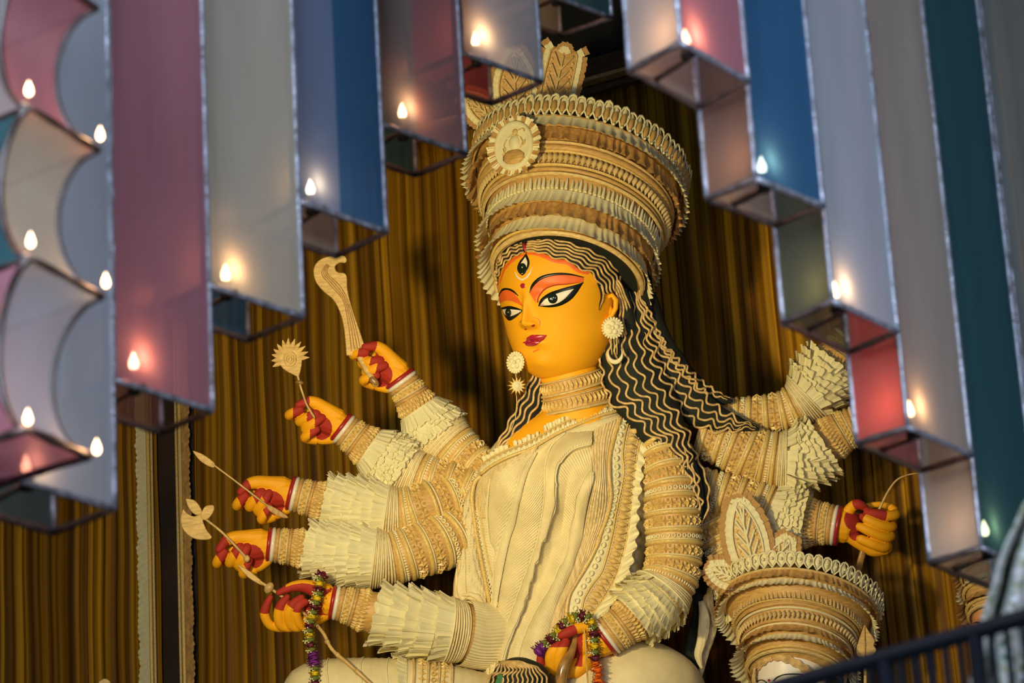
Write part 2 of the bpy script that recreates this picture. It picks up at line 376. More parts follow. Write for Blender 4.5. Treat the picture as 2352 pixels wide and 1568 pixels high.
# ------------------------------------------------------------ setting
def zc(x): return -900 + .68 * (x - 1300)
_a = P(q((430, 900, zc(430)))); _b = P(q((2200, 900, zc(2200))))
CU = Vector((_b.x - _a.x, _b.y - _a.y, 0)).normalized(); CN = Vector((CU.y, -CU.x, 0))
if CN.y > 0: CN = -CN
C0 = Vector((_a.x, _a.y, 0))
def hit(x, y):
    d = rayd(x, y); t = (C0 - CAM).dot(CN) / d.dot(CN); p = CAM + d * t; return (p - C0).dot(CU), p.z
def cpt(u, z, off=0.0): return C0 + CU * u + CN * off + Vector((0, 0, z))
def slab(name, c, dims, m, ax=None, label=None):
    mb = MB(); X, Y, Z = ax or (Vector((1, 0, 0)), Vector((0, 1, 0)), Vector((0, 0, 1))); c = Vector(c)
    vs = [c + X * (dims[0] / 2 * i) + Y * (dims[1] / 2 * j) + Z * (dims[2] / 2 * k) for i in (-1, 1) for j in (-1, 1) for k in (-1, 1)]
    mb.add(vs, [(0, 1, 3, 2), (4, 6, 7, 5), (0, 4, 5, 1), (2, 3, 7, 6), (0, 2, 6, 4), (1, 5, 7, 3)])
    o = mb.build(name, m, None, smooth=False, world=True); o['kind'] = 'structure'
    if label: o['label'] = label
    return o
slab('floor', (0, 9, -.05), (24, 26, .1), M['floor'])
STAGE_Z = P(q((1300, 1730, 0))).z - .62
slab('trim_1', C0 + CU * 1.5 + CN * .9 + Vector((0, 0, STAGE_Z / 2)), (7.6, 2.4, STAGE_Z), M['darkbrown'], (CU, CN, Vector((0, 0, 1))))
slab('wall_back', C0 + CU * 1.0 - CN * .55 + Vector((0, 0, 5)), (14, .1, 10), M['dark_backing'], (CU, CN, Vector((0, 0, 1))))  # black backing added so the space beyond the stage stays dark
ub, zt = hit(1442, 150)
def curtain(name, u0, u1, z0, z1, label, seed, group=None):
    r = random.Random(seed); xs = [u0]; offs = []; u = u0
    # irregular pleats: each one rises and falls with its own width and depth
    prof = [(u0, 0)]
    while u < u1:
        w_ = r.choice((.035, .045, .06, .075, .10)) * r.uniform(.8, 1.2); d = r.uniform(.010, .034)
        for s in range(1, 7):
            ph = s / 6; prof.append((u + w_ * ph, d * math.sin(pi * ph) ** .8 if s < 6 else 0))
        u += w_
    zs = [z0 + (z1 - z0) * i / 22 for i in range(23)]
    rows = []; uv = []
    for z in zs:
        f = (z1 - z) / (z1 - z0)
        rows.append([cpt(x + .012 * math.sin(f * 5 + x * 9) * f, z, o * (.75 + .35 * f) + .006 * math.sin(z * 6 + x * 5)) for x, o in prof])
        uv += [(x, z) for x, o in prof]
    mb = MB(); mb.grid(rows); o = mb.build(name, M['curtain'], None, world=True, uv=uv)
    sm = o.modifiers.new('s', 'SOLIDIFY'); sm.thickness = .004
    o['label'] = label; o['category'] = 'curtain'
    if group: o['group'] = group
    return o
u455 = hit(455, 1300)[0]; u330 = hit(328, 1300)[0]; u357 = hit(357, 1300)[0]; u430 = hit(430, 1300)[0]; um = hit(-420, 900)[0]; ux = hit(2900, 900)[0]
ZB = STAGE_Z - .02
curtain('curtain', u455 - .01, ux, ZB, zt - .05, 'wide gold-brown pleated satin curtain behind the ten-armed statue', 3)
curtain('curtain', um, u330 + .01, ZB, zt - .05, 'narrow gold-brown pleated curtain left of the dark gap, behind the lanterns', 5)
slab('trim_2', cpt((u357 + u430) / 2, (ZB + zt) / 2, -.06), (u430 - u357 + .1, .03, zt - ZB), M['darkbrown'], (CU, CN, Vector((0, 0, 1))))
# top border of the backdrop: wooden cornice with two mouldings
slab('trim_3', cpt((um + ux) / 2, zt, .03), (ux - um, .10, .10), M['wood'], (CU, CN, Vector((0, 0, 1))))
slab('trim_4', cpt((um + ux) / 2, zt - .055, .06), (ux - um, .06, .018), M['jute'], (CU, CN, Vector((0, 0, 1))))
slab('trim_5', cpt((um + ux) / 2, zt - .105, .05), (ux - um, .03, .03), M['wood'], (CU, CN, Vector((0, 0, 1))))
def vtrim(x0, x1, seed, label, m):
    r_ = random.Random(seed); a, b = hit(x0, 1300)[0], hit(x1, 1300)[0]
    t = root('ruffled_border_strip', cpt((a + b) / 2, ZB, .05), label, 'trim')
    mb = MB(); rows = []; n = 420; side = 1 if seed == 1 else -1
    for i in range(n):
        z = ZB + (zt - ZB - .1) * i / (n - 1); jag = .004 * math.sin(i * .33 + 2 * math.sin(i * .11)) + r_.uniform(-.0025, .0025)
        aa, bb = (a - jag, b) if seed == 1 else (a, b + jag)
        rows.append([cpt(aa + (bb - aa) * k / 5, z + .01 * math.sin(k * 1.3), .05 + .004 * math.sin(i * 1.9 + .5 * math.sin(i * .3)) * (1 - k / 6 if seed == 1 else (k + 1) / 6)) for k in range(6)])
    mb.grid(rows); mb.build('ruffle', M['pith'] if seed == 1 else m, t, world=True)
    e = b + .012 if seed == 1 else a - .012
    for j, mm in enumerate((M['gold'], M['jute2'])):
        mb = MB(); c = cpt(e + side * j * .022, 0, .05)
        mb.tube([c + Vector((0, 0, ZB)), c + Vector((0, 0, (ZB + zt) / 2)), c + Vector((0, 0, zt - .1))], .010 - .003 * j, 8, ez=CN); mb.build('cord', mm, t, world=True)
vtrim(330, 354, 1, 'cream ruffled strip edging the left curtain beside the dark gap', M['pith'])
vtrim(437, 455, 2, 'tan notched strip with gold cord on the right side of the dark gap', M['husk'])
# ------------------------------------------------------------ lanterns
UPZ = Vector((0, 0, 1)); LTOP = 5.0
def bar(parent, a, b, r, m=None, name='edge_bar'):
    mb = MB(); n = max(2, int((b - a).length / .03)); n = min(n, 60)
    pts = [a + (b - a) * i / n for i in range(n + 1)]
    rad = [r * (1 + .13 * math.sin(i * 2.1 + a.x * 50) + U(-.08, .08)) for i in range(n + 1)]
    mb.tube(pts, rad, 6, ez=Vector((.3, -1, .1)).normalized()); return mb.build(name, m or M['metal'], parent, world=True)
def pane(parent, a, b, z1, m, name='glass_pane', inset=.0):
    mb = MB(); n = 4; th = (b - a).cross(UPZ).normalized() * .0015
    mb.grid([[a + (b - a) * k / n + UPZ * (z1 - a.z) * i / 12 for k in range(n + 1)] for i in range(13)])
    return mb.build(name, m, parent, smooth=False, world=True)
BULB = emit('warm_lamp_filament', (1, .62, .30), 38)
BULB2 = emit('warm_round_bulb', (1, .66, .38), 9)
def bulb(parent, p, s=1.0, m=None):
    mb = MB(); pts = [p + UPZ * z * s for z in (-.008, -.004, .002, .009, .016, .023)]
    mb.tube(pts, [x * s for x in (.0025, .0065, .0078, .006, .0032, .0008)], 10, ez=Vector((0, -1, 0))); mb.build('flame_bulb', m or BULB, parent, world=True)
    l = bpy.data.lights.new('bulb_light', 'POINT'); l.energy = .32; l.color = (1, .50, .22); l.shadow_soft_size = .012
    o = bpy.data.objects.new('bulb_light', l); COL.objects.link(o); o.location = p + UPZ * .012 + Vector((0, -.012, 0)) * 0
G = {}
def gm(k, col, clear=.2, gloss=.12):
    clear = min(.5, clear + .12)
    if k not in G: G[k] = glass(k + '_stained_glass', col, clear, gloss)
    return G[k]
PINK = gm('rose_pink', (.60, .26, .33), .2); CREAM = gm('cream', (.68, .63, .50), .15); MILK = gm('milky_white', (.72, .73, .74), .10)
BLUE = gm('deep_blue', (.05, .19, .40), .2); BLUEL = gm('powder_blue', (.26, .36, .56), .2); MAUVE = gm('smoky_mauve', (.50, .43, .41), .28)
TEAL = gm('dark_teal', (.05, .17, .20), .25); OLIVE = gm('olive_green', (.13, .17, .10), .4); BROWN = gm('brown_smoke', (.30, .19, .14), .32)
RED = gm('coral_red', (.62, .12, .11), .15); BEIGE = gm('pale_beige', (.56, .51, .44), .15); LAV = gm('pale_lavender', (.60, .67, .76), .10); GREY = gm('grey_green', (.42, .46, .44), .2); AQUA = gm('pale_aqua', (.40, .52, .54), .2)
def lantern(label, pts, D, mats, bpx, kind, r=.0048, group='stained glass box lanterns', bl=.5, top=None, split=None):
    """pts : three bottom corners in the photo (nearest first) ; D depth of the nearest one"""
    near = PW(*pts[0], D); h = near.z; a = at_height(*pts[1], h); b = at_height(*pts[2], h)
    if kind == 'L': c = [near, a, b, near + (b - a)]          # front-left, front-right, back-right, back-left
    else: c = [near, a, a + (b - near), b]                     # near, right, back, left
    ztop = top or LTOP
    t = root('glass_lantern', sum(c, Vector()) / 4, label, 'lantern', group)
    for i in range(4):
        j = (i + 1) % 4
        if mats[i] is not None:
            if i == 0 and split:
                mid = c[0] + (c[1] - c[0]) * split[0]
                pane(t, c[0], mid, ztop, mats[0]); pane(t, mid, c[1], ztop, split[1])
            else: pane(t, c[i], c[j], ztop, mats[i])
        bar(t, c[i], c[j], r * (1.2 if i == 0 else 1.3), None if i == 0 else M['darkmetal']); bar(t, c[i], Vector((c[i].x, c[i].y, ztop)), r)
        if i == 0: bar(t, c[0] + UPZ * (ztop - h), c[1] + UPZ * (ztop - h), r)
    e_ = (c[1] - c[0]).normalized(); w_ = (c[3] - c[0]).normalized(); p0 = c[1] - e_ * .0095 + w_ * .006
    bar(t, p0 + UPZ * .004, Vector((p0.x, p0.y, ztop)), r * .9, M['came'], 'shaded_came')  # neighbouring came in shadow, drawn as an extra bar with the shade in its colour
    # lamp holder: a bar across the open bottom with a socket carrying the bulb
    mid1 = (c[0] + c[1]) / 2 + UPZ * .004; mid2 = (c[2] + c[3]) / 2 + UPZ * .004
    bar(t, c[0] * .72 + c[1] * .28 + UPZ * .005, c[3] * .65 + c[2] * .35 + UPZ * .005, r * 1.2, M['darkmetal'], 'cross_bar')
    nin = (c[3] - c[0]).normalized(); d = rayd(*bpx); n_ = (c[1] - c[0]).cross(UPZ).normalized()
    if kind == 'R' : pass
    k = ((c[0] - CAM) + nin * .022).dot(n_) / d.dot(n_); p = CAM + d * k
    bulb(t, p); mb = MB(); zb = h - .004
    mb.tube([Vector((p.x, p.y, zb)), Vector((p.x, p.y, (zb + p.z) / 2)), Vector((p.x, p.y, p.z - .008))], [.011, .010, .006], 10, ez=Vector((0, -1, 0))); mb.build('lamp_socket', M['socket'], t, world=True)
    return t
GL = [
 ('wide white lantern behind the scalloped one, second from left', [(-5, 1088), (262, 1168), (122, 1222)], 4.42, (LAV, None, TEAL, GREY), (60, 1075), 'L', None),
 ('rose pink lantern with glowing bulb beside the scalloped lantern', [(262, 872), (487, 942), (370, 992)], 4.62, (PINK, None, BROWN, BROWN), (307, 838), 'L', None),
 ('cream lantern between the pink and the blue ones, blue back pane', [(478, 655), (695, 727), (570, 780)], 4.78, (CREAM, None, BLUE, CREAM), (518, 635), 'L', None),
 ('powder and deep blue lantern left of the statue crown', [(686, 462), (887, 532), (773, 588)], 5.02, (BLUEL, None, BEIGE, BEIGE), (713, 438), 'L', (.47, BLUE)),
 ('smoky mauve lantern with pinkish right half, next to the crown', [(876, 285), (1070, 352), (955, 402)], 5.2, (MAUVE, None, TEAL, TEAL), (924, 262), 'L', (.42, gm('dusky_rose', (.56, .33, .34), .26))),
 ('milky white lantern hanging over the crown ornament, pink inside', [(1062, 122), (1245, 188), (1128, 238)], 5.42, (MILK, None, RED, PINK), (1092, 97), 'L', None),
 ('topmost dark lantern whose open bottom meets the upper edge', [(1240, -20), (1405, 40), (1288, 82)], 5.7, (TEAL, None, BEIGE, BEIGE), (1275, -34), 'L', None),
 ('pink and beige corner lantern right of the crown top', [(1563, 97), (1717, 186), (1447, 162)], 4.7, (PINK, None, BEIGE, BEIGE), (1575, 97), 'R', None),
 ('deep blue lantern with a brown left pane, upper right', [(1735, 410), (1890, 473), (1624, 456)], 5.15, (BLUE, None, BEIGE, BROWN), (1750, 388), 'R', None),
 ('pale lavender lantern with an olive green left pane', [(1912, 691), (2061, 762), (1799, 741)], 4.98, (LAV, None, OLIVE, OLIVE), (1918, 675), 'R', None),
 ('beige lantern with coral red left pane, above the bow hand', [(2085, 981), (2230, 1046), (1968, 1018)], 4.82, (BEIGE, None, PINK, RED), (2090, 948), 'R', None),
 ('dark teal lantern with beige left pane near the right railing', [(2254, 1257), (2396, 1318), (2136, 1292)], 4.66, (TEAL, None, BEIGE, BEIGE), (2262, 1222), 'R', None),
 ('grey green lantern cut off by the right picture edge', [(2432, 1560), (2580, 1620), (2310, 1600)], 4.5, (GREY, None, AQUA, AQUA), (2450, 1530), 'R', None),
]
def depth_of(p): return -(R.transposed() @ (p - CAM)).z
prev = None; CH = []
for lb, pts, D, ms, bp, kd, sp in GL:
    # each lantern hangs edge to edge with its neighbour: its nearest corner stands on the neighbour's right edge
    if prev is not None and prev[1] == kd:
        e = prev[0]; d = rayd(*pts[0]); k = math.hypot(e.x - CAM.x, e.y - CAM.y) / math.hypot(d.x, d.y); D = depth_of(CAM + d * k) + .05
    CH.append(D); lantern(lb, pts, D, ms, bp, kd, split=sp)
    hh = PW(*pts[0], D).z; prev = (at_height(*pts[1], hh), kd)
# scalloped lantern at the far left, in front of the row
def scalloped():
    near = PW(62, 985, 4.0); h = near.z; rt = at_height(205, 1048, h); bk = at_height(-45, 1125, h)
    c = [near, rt, bk, near + (bk - rt)]; cen = sum(c, Vector()) / 4
    t = root('scalloped_lantern', cen, 'large scalloped lantern of curved pink, cream and white panes, far left', 'lantern')
    zn = [PW(50, 985, 4.0).z, PW(82, 560, 4.0).z, PW(72, 158, 4.0).z]; zn += [zn[2] + (zn[2] - zn[1]), zn[2] + 2 * (zn[2] - zn[1])]
    f = [1.0, 1.18, 1.16, 1.16, 1.16]
    def corner(i, tier, s):
        bl_ = (4 * s * (1 - s)) ** .62; k = f[tier] * (1 - s) + f[tier + 1] * s - .24 * bl_
        hh = zn[tier] * (1 - s) + zn[tier + 1] * s
        p = cen + (c[i] - cen) * k; return Vector((p.x - .034 * bl_, p.y, hh))
    cols = [(LAV, PINK, CREAM, PINK), (CREAM, LAV, CREAM, TEAL), (PINK, CREAM, LAV, MAUVE), (CREAM, LAV, PINK, TEAL)]
    for tier in range(4):
        for i in range(4):
            j = (i + 1) % 4
            mb = MB(); mb.tube([corner(i, tier, s / 20) for s in range(21)], .0052, 6, ez=Vector((0, -1, 0))); mb.build('curved_edge', M['came'], t, world=True)
            mb = MB(); mb.grid([[corner(i, tier, s / 16) * (1 - k / 6) + corner(j, tier, s / 16) * (k / 6) for k in range(7)] for s in range(17)])
            mb.build('curved_pane', cols[tier][{0: 0, 1: 1, 2: 2, 3: 3}[i]], t, world=True)
            bar(t, corner(i, tier, 0), corner(j, tier, 0), .0062 if tier == 0 else .0046, M['came'])
            if i in (0, 1, 3) and tier < 3:
                p = corner(i, tier, 0) + (corner(i, tier, 0) - cen).normalized() * .012 + Vector((0, -.008, .008)); bulb(t, p - UPZ * .002, .72, BULB2)
scalloped()
# beam that carries the lanterns, above the picture
slab('ceiling', (0.2, 5.2, LTOP + .05), (7, 3.2, .08), M['darkbrown'])
# ------------------------------------------------------------ railing and cloth
def railing():
    a = PW(1700, 1602, 4.1); b = at_height(2700, 1300, a.z) if False else PW(2520, 1370, 3.7)
    t = root('railing', (a + b) / 2, 'dark navy metal railing sloping across the lower right corner', 'railing')
    mb = MB(); mb.tube([a + (b - a) * i / 8 for i in range(9)], .0120, 12, ez=UPZ, flat=1.0); mb.build('handrail', M['rail'], t, world=True)
    a2, b2 = a - UPZ * .9, b - UPZ * .9; mb = MB(); mb.tube([a2, (a2 + b2) / 2, b2], .007, 8, ez=UPZ); mb.build('bottom_rail', M['rail'], t, world=True)
    n = 24
    for i in range(n):
        p = a + (b - a) * ((i + .3) / n); mb = MB(); r = .011 if i % 6 == 4 else .0045
        mb.tube([p - UPZ * .9, p - UPZ * .45, p], r, 8, ez=Vector((0, -1, 0))); mb.build('baluster' if r < .01 else 'post', M['rail'], t, world=True)
    for s in (.06, .97):
        p = a + (b - a) * s; mb = MB(); mb.tube([Vector((p.x, p.y, 0)), Vector((p.x, p.y, p.z / 2)), p], .02, 10, ez=Vector((0, -1, 0))); mb.build('post', M['rail'], t, world=True)
railing()
def cloth():
    # a patterned cloth hanging in loose folds just beyond the rail
    D = 4.15; mb = MB(); rows = []; n = 46; k = 60
    left = cr([(2440, 1090), (2362, 1140), (2332, 1195), (2298, 1270), (2275, 1350), (2252, 1420), (2235, 1500), (2225, 1600), (2200, 1760)], n)
    for i in range(n):
        x0, y0 = left[i]; row = []
        for j in range(k):
            s = j / (k - 1); x = x0 + s * (2620 - x0); fold = .05 * math.sin(s * 17 + i * .05) * (s ** .4) + .02 * math.sin(s * 41 - i * .11)
            row.append(PW(x, y0 + 14 * s * math.sin(i * .3), D + .10 * s + fold))
        rows.append(row)
    mb.grid(rows); o = mb.build('patterned_cloth', M['floral'], None, world=True); sm = o.modifiers.new('s', 'SOLIDIFY'); sm.thickness = .004
    tag(o, label='pale floral patterned cloth hanging behind the railing at the right edge', category='cloth')
cloth()
# ============================================================ the ten-armed statue
BASE = P(q((1300, 1730, 0))); BASE = Vector((BASE.x, BASE.y, STAGE_Z))
ST = root('goddess_statue', BASE, 'large yellow-faced ten-armed goddess statue in carved cream pith with tall crown', 'statue')
# ------------------------------------------------------------ torso (one continuous body) 
TOR = [(915, 1262, 1398, -10, 48), (940, 1245, 1420, -5, 58), (962, 1208, 1458, 0, 70), (990, 1165, 1492, 0, 84), (1020, 1135, 1512, 0, 98), (1060, 1108, 1524, 0, 112), (1100, 1090, 1522, 0, 120), (1150, 1084, 1512, 0, 122),
       (1210, 1086, 1498, 0, 112), (1270, 1096, 1484, 0, 104), (1330, 1106, 1476, 0, 104), (1400, 1112, 1480, 0, 116), (1480, 1112, 1500, 0, 130), (1560, 1104, 1520, 0, 138), (1640, 1100, 1530, 0, 140), (1740, 1100, 1540, 0, 140)]
def g2(x, y, cx, cy, sx, sy): return math.exp(-((x - cx) / sx) ** 2 - ((y - cy) / sy) ** 2)
def torso_rows():
    rows = []; TF = smooth_tab(TOR)
    for i in range(120):
        y = 915 + (1740 - 915) * i / 119; xl, xr, zc_, d = TF(y); c = (xl + xr) / 2; h = (xr - xl) / 2; row = []
        for j in range(72):
            a = 2 * pi * j / 72; ux = math.sin(a); uz = math.cos(a); ux = math.copysign(abs(ux) ** .85, ux)
            x = c + h * ux; z = zc_ + d * math.copysign(abs(uz) ** .8, uz)
            if uz > 0: z += uz * (42 * g2(x, y, 1185, 1118, 62, 62) + 52 * g2(x, y, 1335, 1105, 62, 66) + 10 * g2(x, y, 1260, 1330, 90, 120))
            if uz > 0 and 1040 < y < 1500:
                xm = lerp_tab([(1040, 1342), (1080, 1318), (1117, 1303), (1160, 1296), (1204, 1287), (1240, 1276), (1299, 1255), (1353, 1235), (1411, 1212), (1500, 1184)], y)[0]; z -= 24 * math.exp(-((x - xm - 4) / 25) ** 2) * min(1, (y - 1040) / 40, (1500 - y) / 100)
            row.append(Vector((x, -y, z)))
        rows.append(row)
    return rows
_tr = torso_rows(); mb = MB(); mb.grid(_tr, cc=True, cap=True); mb.build('torso', M['cloth'], ST)
def bvh(rowsets):
    vs = []; fs = []
    for rows, cc in rowsets:
        b = len(vs); n, k = len(rows), len(rows[0]); vs += [v for r in rows for v in r]
        for i in range(n - 1):
            for j in range(k if cc else k - 1):
                j2 = (j + 1) % k; fs.append((b + i * k + j, b + i * k + j2, b + (i + 1) * k + j2, b + (i + 1) * k + j))
    return BVHTree.FromPolygons(vs, fs)
BT = bvh([(_tr, True)])
def proj(tree, x, y, off=0.0, dz=0.0):
    h = tree.ray_cast(Vector((x, -y, 2000)), Vector((0, 0, -1)))
    if h[0] is None:
        nr = tree.find_nearest(Vector((x, -y, dz))); return Vector((x, -y, nr[0].z)) + Vector((0, 0, off))
    n = h[1] if h[1].z > 0 else -h[1]; n = (n + Vector((0, 0, .6))).normalized()
    return h[0] + n * off
def drape(name, A, B, mat_, off=2, bulge=5, n=None, m=None, rib=0.0, period=6.5, slant=1.2, parent=None, tree=None, edge=True, prof=None, tw=0):
    lenA = sum(math.hypot(a[0] - b[0], a[1] - b[1]) for a, b in zip(A, A[1:]))
    if rib: n = max(60, int(lenA / 1.5)); m = m or 40
    n = n or 120; m = m or 16
    A = cr(A, n); B = cr(B, n); rows = []; s = 0; tree = tree or BT; pa = A[0]
    for i in range(n):
        s += math.hypot(A[i][0] - pa[0], A[i][1] - pa[1]); pa = A[i]; row = []
        for k in range(m + 1):
            v = k / m; x = A[i][0] * (1 - v) + B[i][0] * v; y = A[i][1] * (1 - v) + B[i][1] * v
            wd = math.hypot(A[i][0] - B[i][0], A[i][1] - B[i][1])
            h = off + bulge * (math.sin(pi * min(1, max(0, v))) ** .6 if prof is None else prof(v, i / (n - 1)))
            if rib: h += rib * (1.6 * abs(math.sin(pi * (s + slant * v * wd) / period)) ** .7 - 1) * min(1, v / .06, (1 - v) / .06)
            b0 = proj(tree, x, y, 0); row.append((b0, proj(tree, x, y, 1) - b0, h))
        rows.append(row)
    W_ = 5 if n > 140 else 2; out = []
    for i in range(n):
        ks = range(max(0, i - W_), min(n, i + W_ + 1)); r2 = []
        for k in range(m + 1):
            b0, _, h = rows[i][k]; z = sum(rows[j][k][0].z for j in ks) / len(ks) - sum(rows[j][k][0].z for j in (i,)) * 0
            if len(ks) < 2 * W_ + 1: z = b0.z
            nn = sum((rows[j][k][1] for j in ks), Vector()).normalized(); r2.append(Vector((b0.x, b0.y, z)) + nn * h)
        out.append(r2)
    mb = MB(); mb.grid(out); return mb.build(name, mat_, parent or ST)
def cord(name, pts, r, mat_, off=3, tree=None, n=120, parent=None, nn=7, wob=0):
    S = cr(pts, n); mb = MB(); mb.tube([proj(tree or BT, p[0] + wob * math.sin(i * .9), p[1], off) for i, p in enumerate(S)], r, nn); return mb.build(name, mat_, parent or ST)
NB = [(1446, 938), (1405, 950), (1365, 961), (1289, 993), (1224, 1030), (1170, 1052), (1133, 1071), (1108, 1090)]
RL = [(1104, 1092), (1090, 1108), (1084, 1138), (1086, 1171), (1091, 1205), (1095, 1235), (1109, 1306), (1123, 1376), (1131, 1404)]
S1 = [(1128, 1100), (1125, 1132), (1122, 1182), (1127, 1240), (1137, 1266), (1138, 1300)]
S2 = [(1226, 1040), (1200, 1078), (1190, 1108), (1181, 1145), (1170, 1193), (1161, 1212), (1147, 1259), (1137, 1306), (1135, 1353), (1131, 1399), (1124, 1458), (1122, 1538), (1122, 1600)]
S3 = [(1235, 1042), (1214, 1084), (1203, 1117), (1195, 1149), (1184, 1203), (1172, 1240), (1158, 1306), (1148, 1364), (1142, 1410), (1134, 1460), (1128, 1538), (1128, 1600)]
S4 = [(1300, 995), (1270, 1022), (1257, 1052), (1251, 1084), (1249, 1138), (1244, 1182), (1233, 1240), (1215, 1294), (1194, 1353), (1173, 1411), (1151, 1470), (1139, 1529), (1132, 1600)]
S4T = [(1361, 990), (1330, 992), (1300, 998), (1272, 1022), (1258, 1052), (1252, 1084), (1250, 1138), (1245, 1182), (1234, 1240), (1216, 1294), (1195, 1353), (1174, 1411), (1152, 1470), (1140, 1529), (1134, 1600)]
S5 = [(1358, 1026), (1335, 1032), (1311, 1043), (1285, 1073), (1276, 1117), (1272, 1160), (1259, 1204), (1246, 1240), (1227, 1299), (1212, 1353), (1194, 1411), (1175, 1470), (1161, 1529), (1155, 1600)]
S6 = [(1360, 1076), (1339, 1106), (1326, 1138), (1320, 1182), (1311, 1214), (1302, 1270), (1285, 1306), (1264, 1353), (1236, 1399), (1212, 1446), (1194, 1505), (1184, 1600)]
S7 = [(1364, 988), (1358, 1030), (1360, 1063), (1359, 1117), (1350, 1160), (1341, 1214), (1337, 1240), (1325, 1275), (1311, 1317), (1285, 1376), (1269, 1423), (1258, 1470), (1246, 1540), (1240, 1600)]
S8 = [(1424, 962), (1409, 1008), (1398, 1052), (1396, 1095), (1400, 1138), (1393, 1182), (1378, 1225), (1372, 1247), (1349, 1294), (1325, 1334), (1306, 1371), (1299, 1423), (1294, 1480)]
S9 = [(1450, 958), (1437, 987), (1428, 1041), (1430, 1084), (1422, 1128), (1413, 1171), (1401, 1240), (1381, 1310), (1362, 1338), (1347, 1362), (1337, 1388), (1333, 1440)]
S10 = [(1482, 966), (1466, 1021), (1457, 1073), (1452, 1117), (1446, 1171), (1437, 1235), (1428, 1277), (1412, 1327), (1386, 1376), (1362, 1410), (1352, 1440)]
S11 = [(1500, 990), (1486, 1030), (1478, 1060), (1474, 1106), (1467, 1160), (1463, 1240), (1457, 1265), (1450, 1301), (1440, 1334), (1425, 1365), (1400, 1400)]
# neck skin area above the necklace border
TOPN = [(1420, 914), (1380, 916), (1340, 918), (1300, 922), (1262, 934), (1236, 950), (1212, 966), (1180, 990)]
drape('neck_skin', TOPN, [(1452, 930), (1405, 944), (1365, 955), (1289, 987), (1224, 1022), (1190, 1040), (1160, 1052), (1150, 1055)], M['skin'], off=1.5, bulge=2, m=10, n=60)
_lw = lambda v, u: abs(math.sin(v * 9 * pi)) * .5 + .2
drape('saree_fold', RL[1:7] + [(1128, 1335)], [(1160, 1062), (1135, 1095), (1125, 1132), (1122, 1182), (1127, 1240), (1137, 1266), (1138, 1300), (1134, 1350)], M['cloth'], 2, 4, rib=1.5, slant=-.6, period=6, m=20)
# fine pleats sweeping over the left shoulder
for k in range(9):
    f = k / 8
    cord('pleat_cord', [(1236 - 6 * f, 1026 + 14 * f), (1190 - 4 * f, 1050 + 16 * f), (1140 + 4 * f, 1076 + 22 * f), (1112 + 12 * f, 1108 + 16 * f), (1097 + 20 * f, 1150 + 4 * f), (1096 + 20 * f, 1190)], 1.6, M['pleat'], 6 - f, n=40, nn=5)
drape('saree_fold', S1, S2[:8], M['cloth'], 3, 7, rib=2.2, slant=.45, period=7, m=36)
drape('saree_fold', [(1160, 1062), (1135, 1092), (1127, 1120)], [(1224, 1042), (1200, 1078), (1190, 1108)], M['cloth'], 2.5, 4, rib=2, slant=.6, period=7, m=44)
drape('saree_fold', S3, S4, M['cloth'], 3, 9, rib=2.6, slant=.55, period=8, m=40)
drape('saree_fold', S2, S3, M['cloth'], 7, 4, rib=1.3, slant=-.9, period=5, m=14)
drape('saree_fold', S4T, S5, M['cloth'], 0, 1, rib=1.6, slant=-.5, period=6, m=30, prof=lambda v, u: (5 + 16 * math.sin(pi * .5 * min(1, v * 1.15)) if v < .93 else 21 * (1 - (v - .93) / .07 * .8)))
drape('saree_fold', S5, S6, M['cloth'], 0, 1, rib=2.0, slant=.22, period=6.5, m=30, prof=lambda v, u: 2.5 + 1.5 * math.sin(v * 7 + u * 5))
drape('saree_fold', S6, S7[3:], M['cloth'], 0, 1, rib=1.8, slant=-.8, period=6.5, m=30, prof=lambda v, u: 14 * math.sin(pi * (.12 + .8 * v)))
for nm_, S_ in (('fold_edge', S4), ('fold_edge', S5), ('fold_edge', S6), ('fold_edge', S2), ('fold_edge', S1)):
    cord(nm_, S_, 1.8, M['pith'], 16 if S_ is S5 else (8 if S_ is S6 else 7), nn=6)
drape('saree_fold', [(1300, 994), (1340, 975), (1390, 962), (1440, 948)], [(1340, 994), (1361, 992), (1385, 984), (1428, 968)], M['cloth'], 3, 3, n=60, rib=1.3, slant=.3, period=4.5, m=20)
drape('saree_fold', [(1225, 1038), (1289, 1000), (1365, 968), (1445, 946)], [(1236, 1042), (1300, 998), (1370, 980), (1440, 956)], M['cloth'], 3, 3, n=80, rib=1.3, slant=.3, period=4.5, m=20)
drape('pleat_bundle', S7, S8, M['pleat'], 6, 1, m=44, n=150, prof=lambda v, u: 6 * math.sin(pi * v) + 3.4 * abs(math.sin(v * 8 * pi + .6 * math.sin(u * 6))))
drape('border_field', S8, S9, M['pith'], 5, 1, m=6, n=100)
drape('border_field', S9, S10, M['jute2'], 7, 3, m=8, n=100)
def mid(A, B, f=.5, n=60):
    A, B = cr(A, n), cr(B, n); return [(a[0] * (1 - f) + b[0] * f, a[1] * (1 - f) + b[1] * f) for a, b in zip(A, B)]
cord('gold_rope', S8, 4.6, M['gold'], 9); mb = MB(); mb.tube([q((x, y, 66 if y < 1380 else 60)) for x, y in cr(RL, 120)], 5, 8); mb.build('gold_rope', M['gold'], ST); cord('gold_rope', NB, 4.0, M['gold'], 7)
cord('gold_rope', S9, 2.3, M['gold'], 10); cord('gold_rope', S10, 2.6, M['gold'], 10); cord('thin_cord', [(x + 21, y + 3) for x, y in RL[2:]], 1.6, M['gold'], 7)
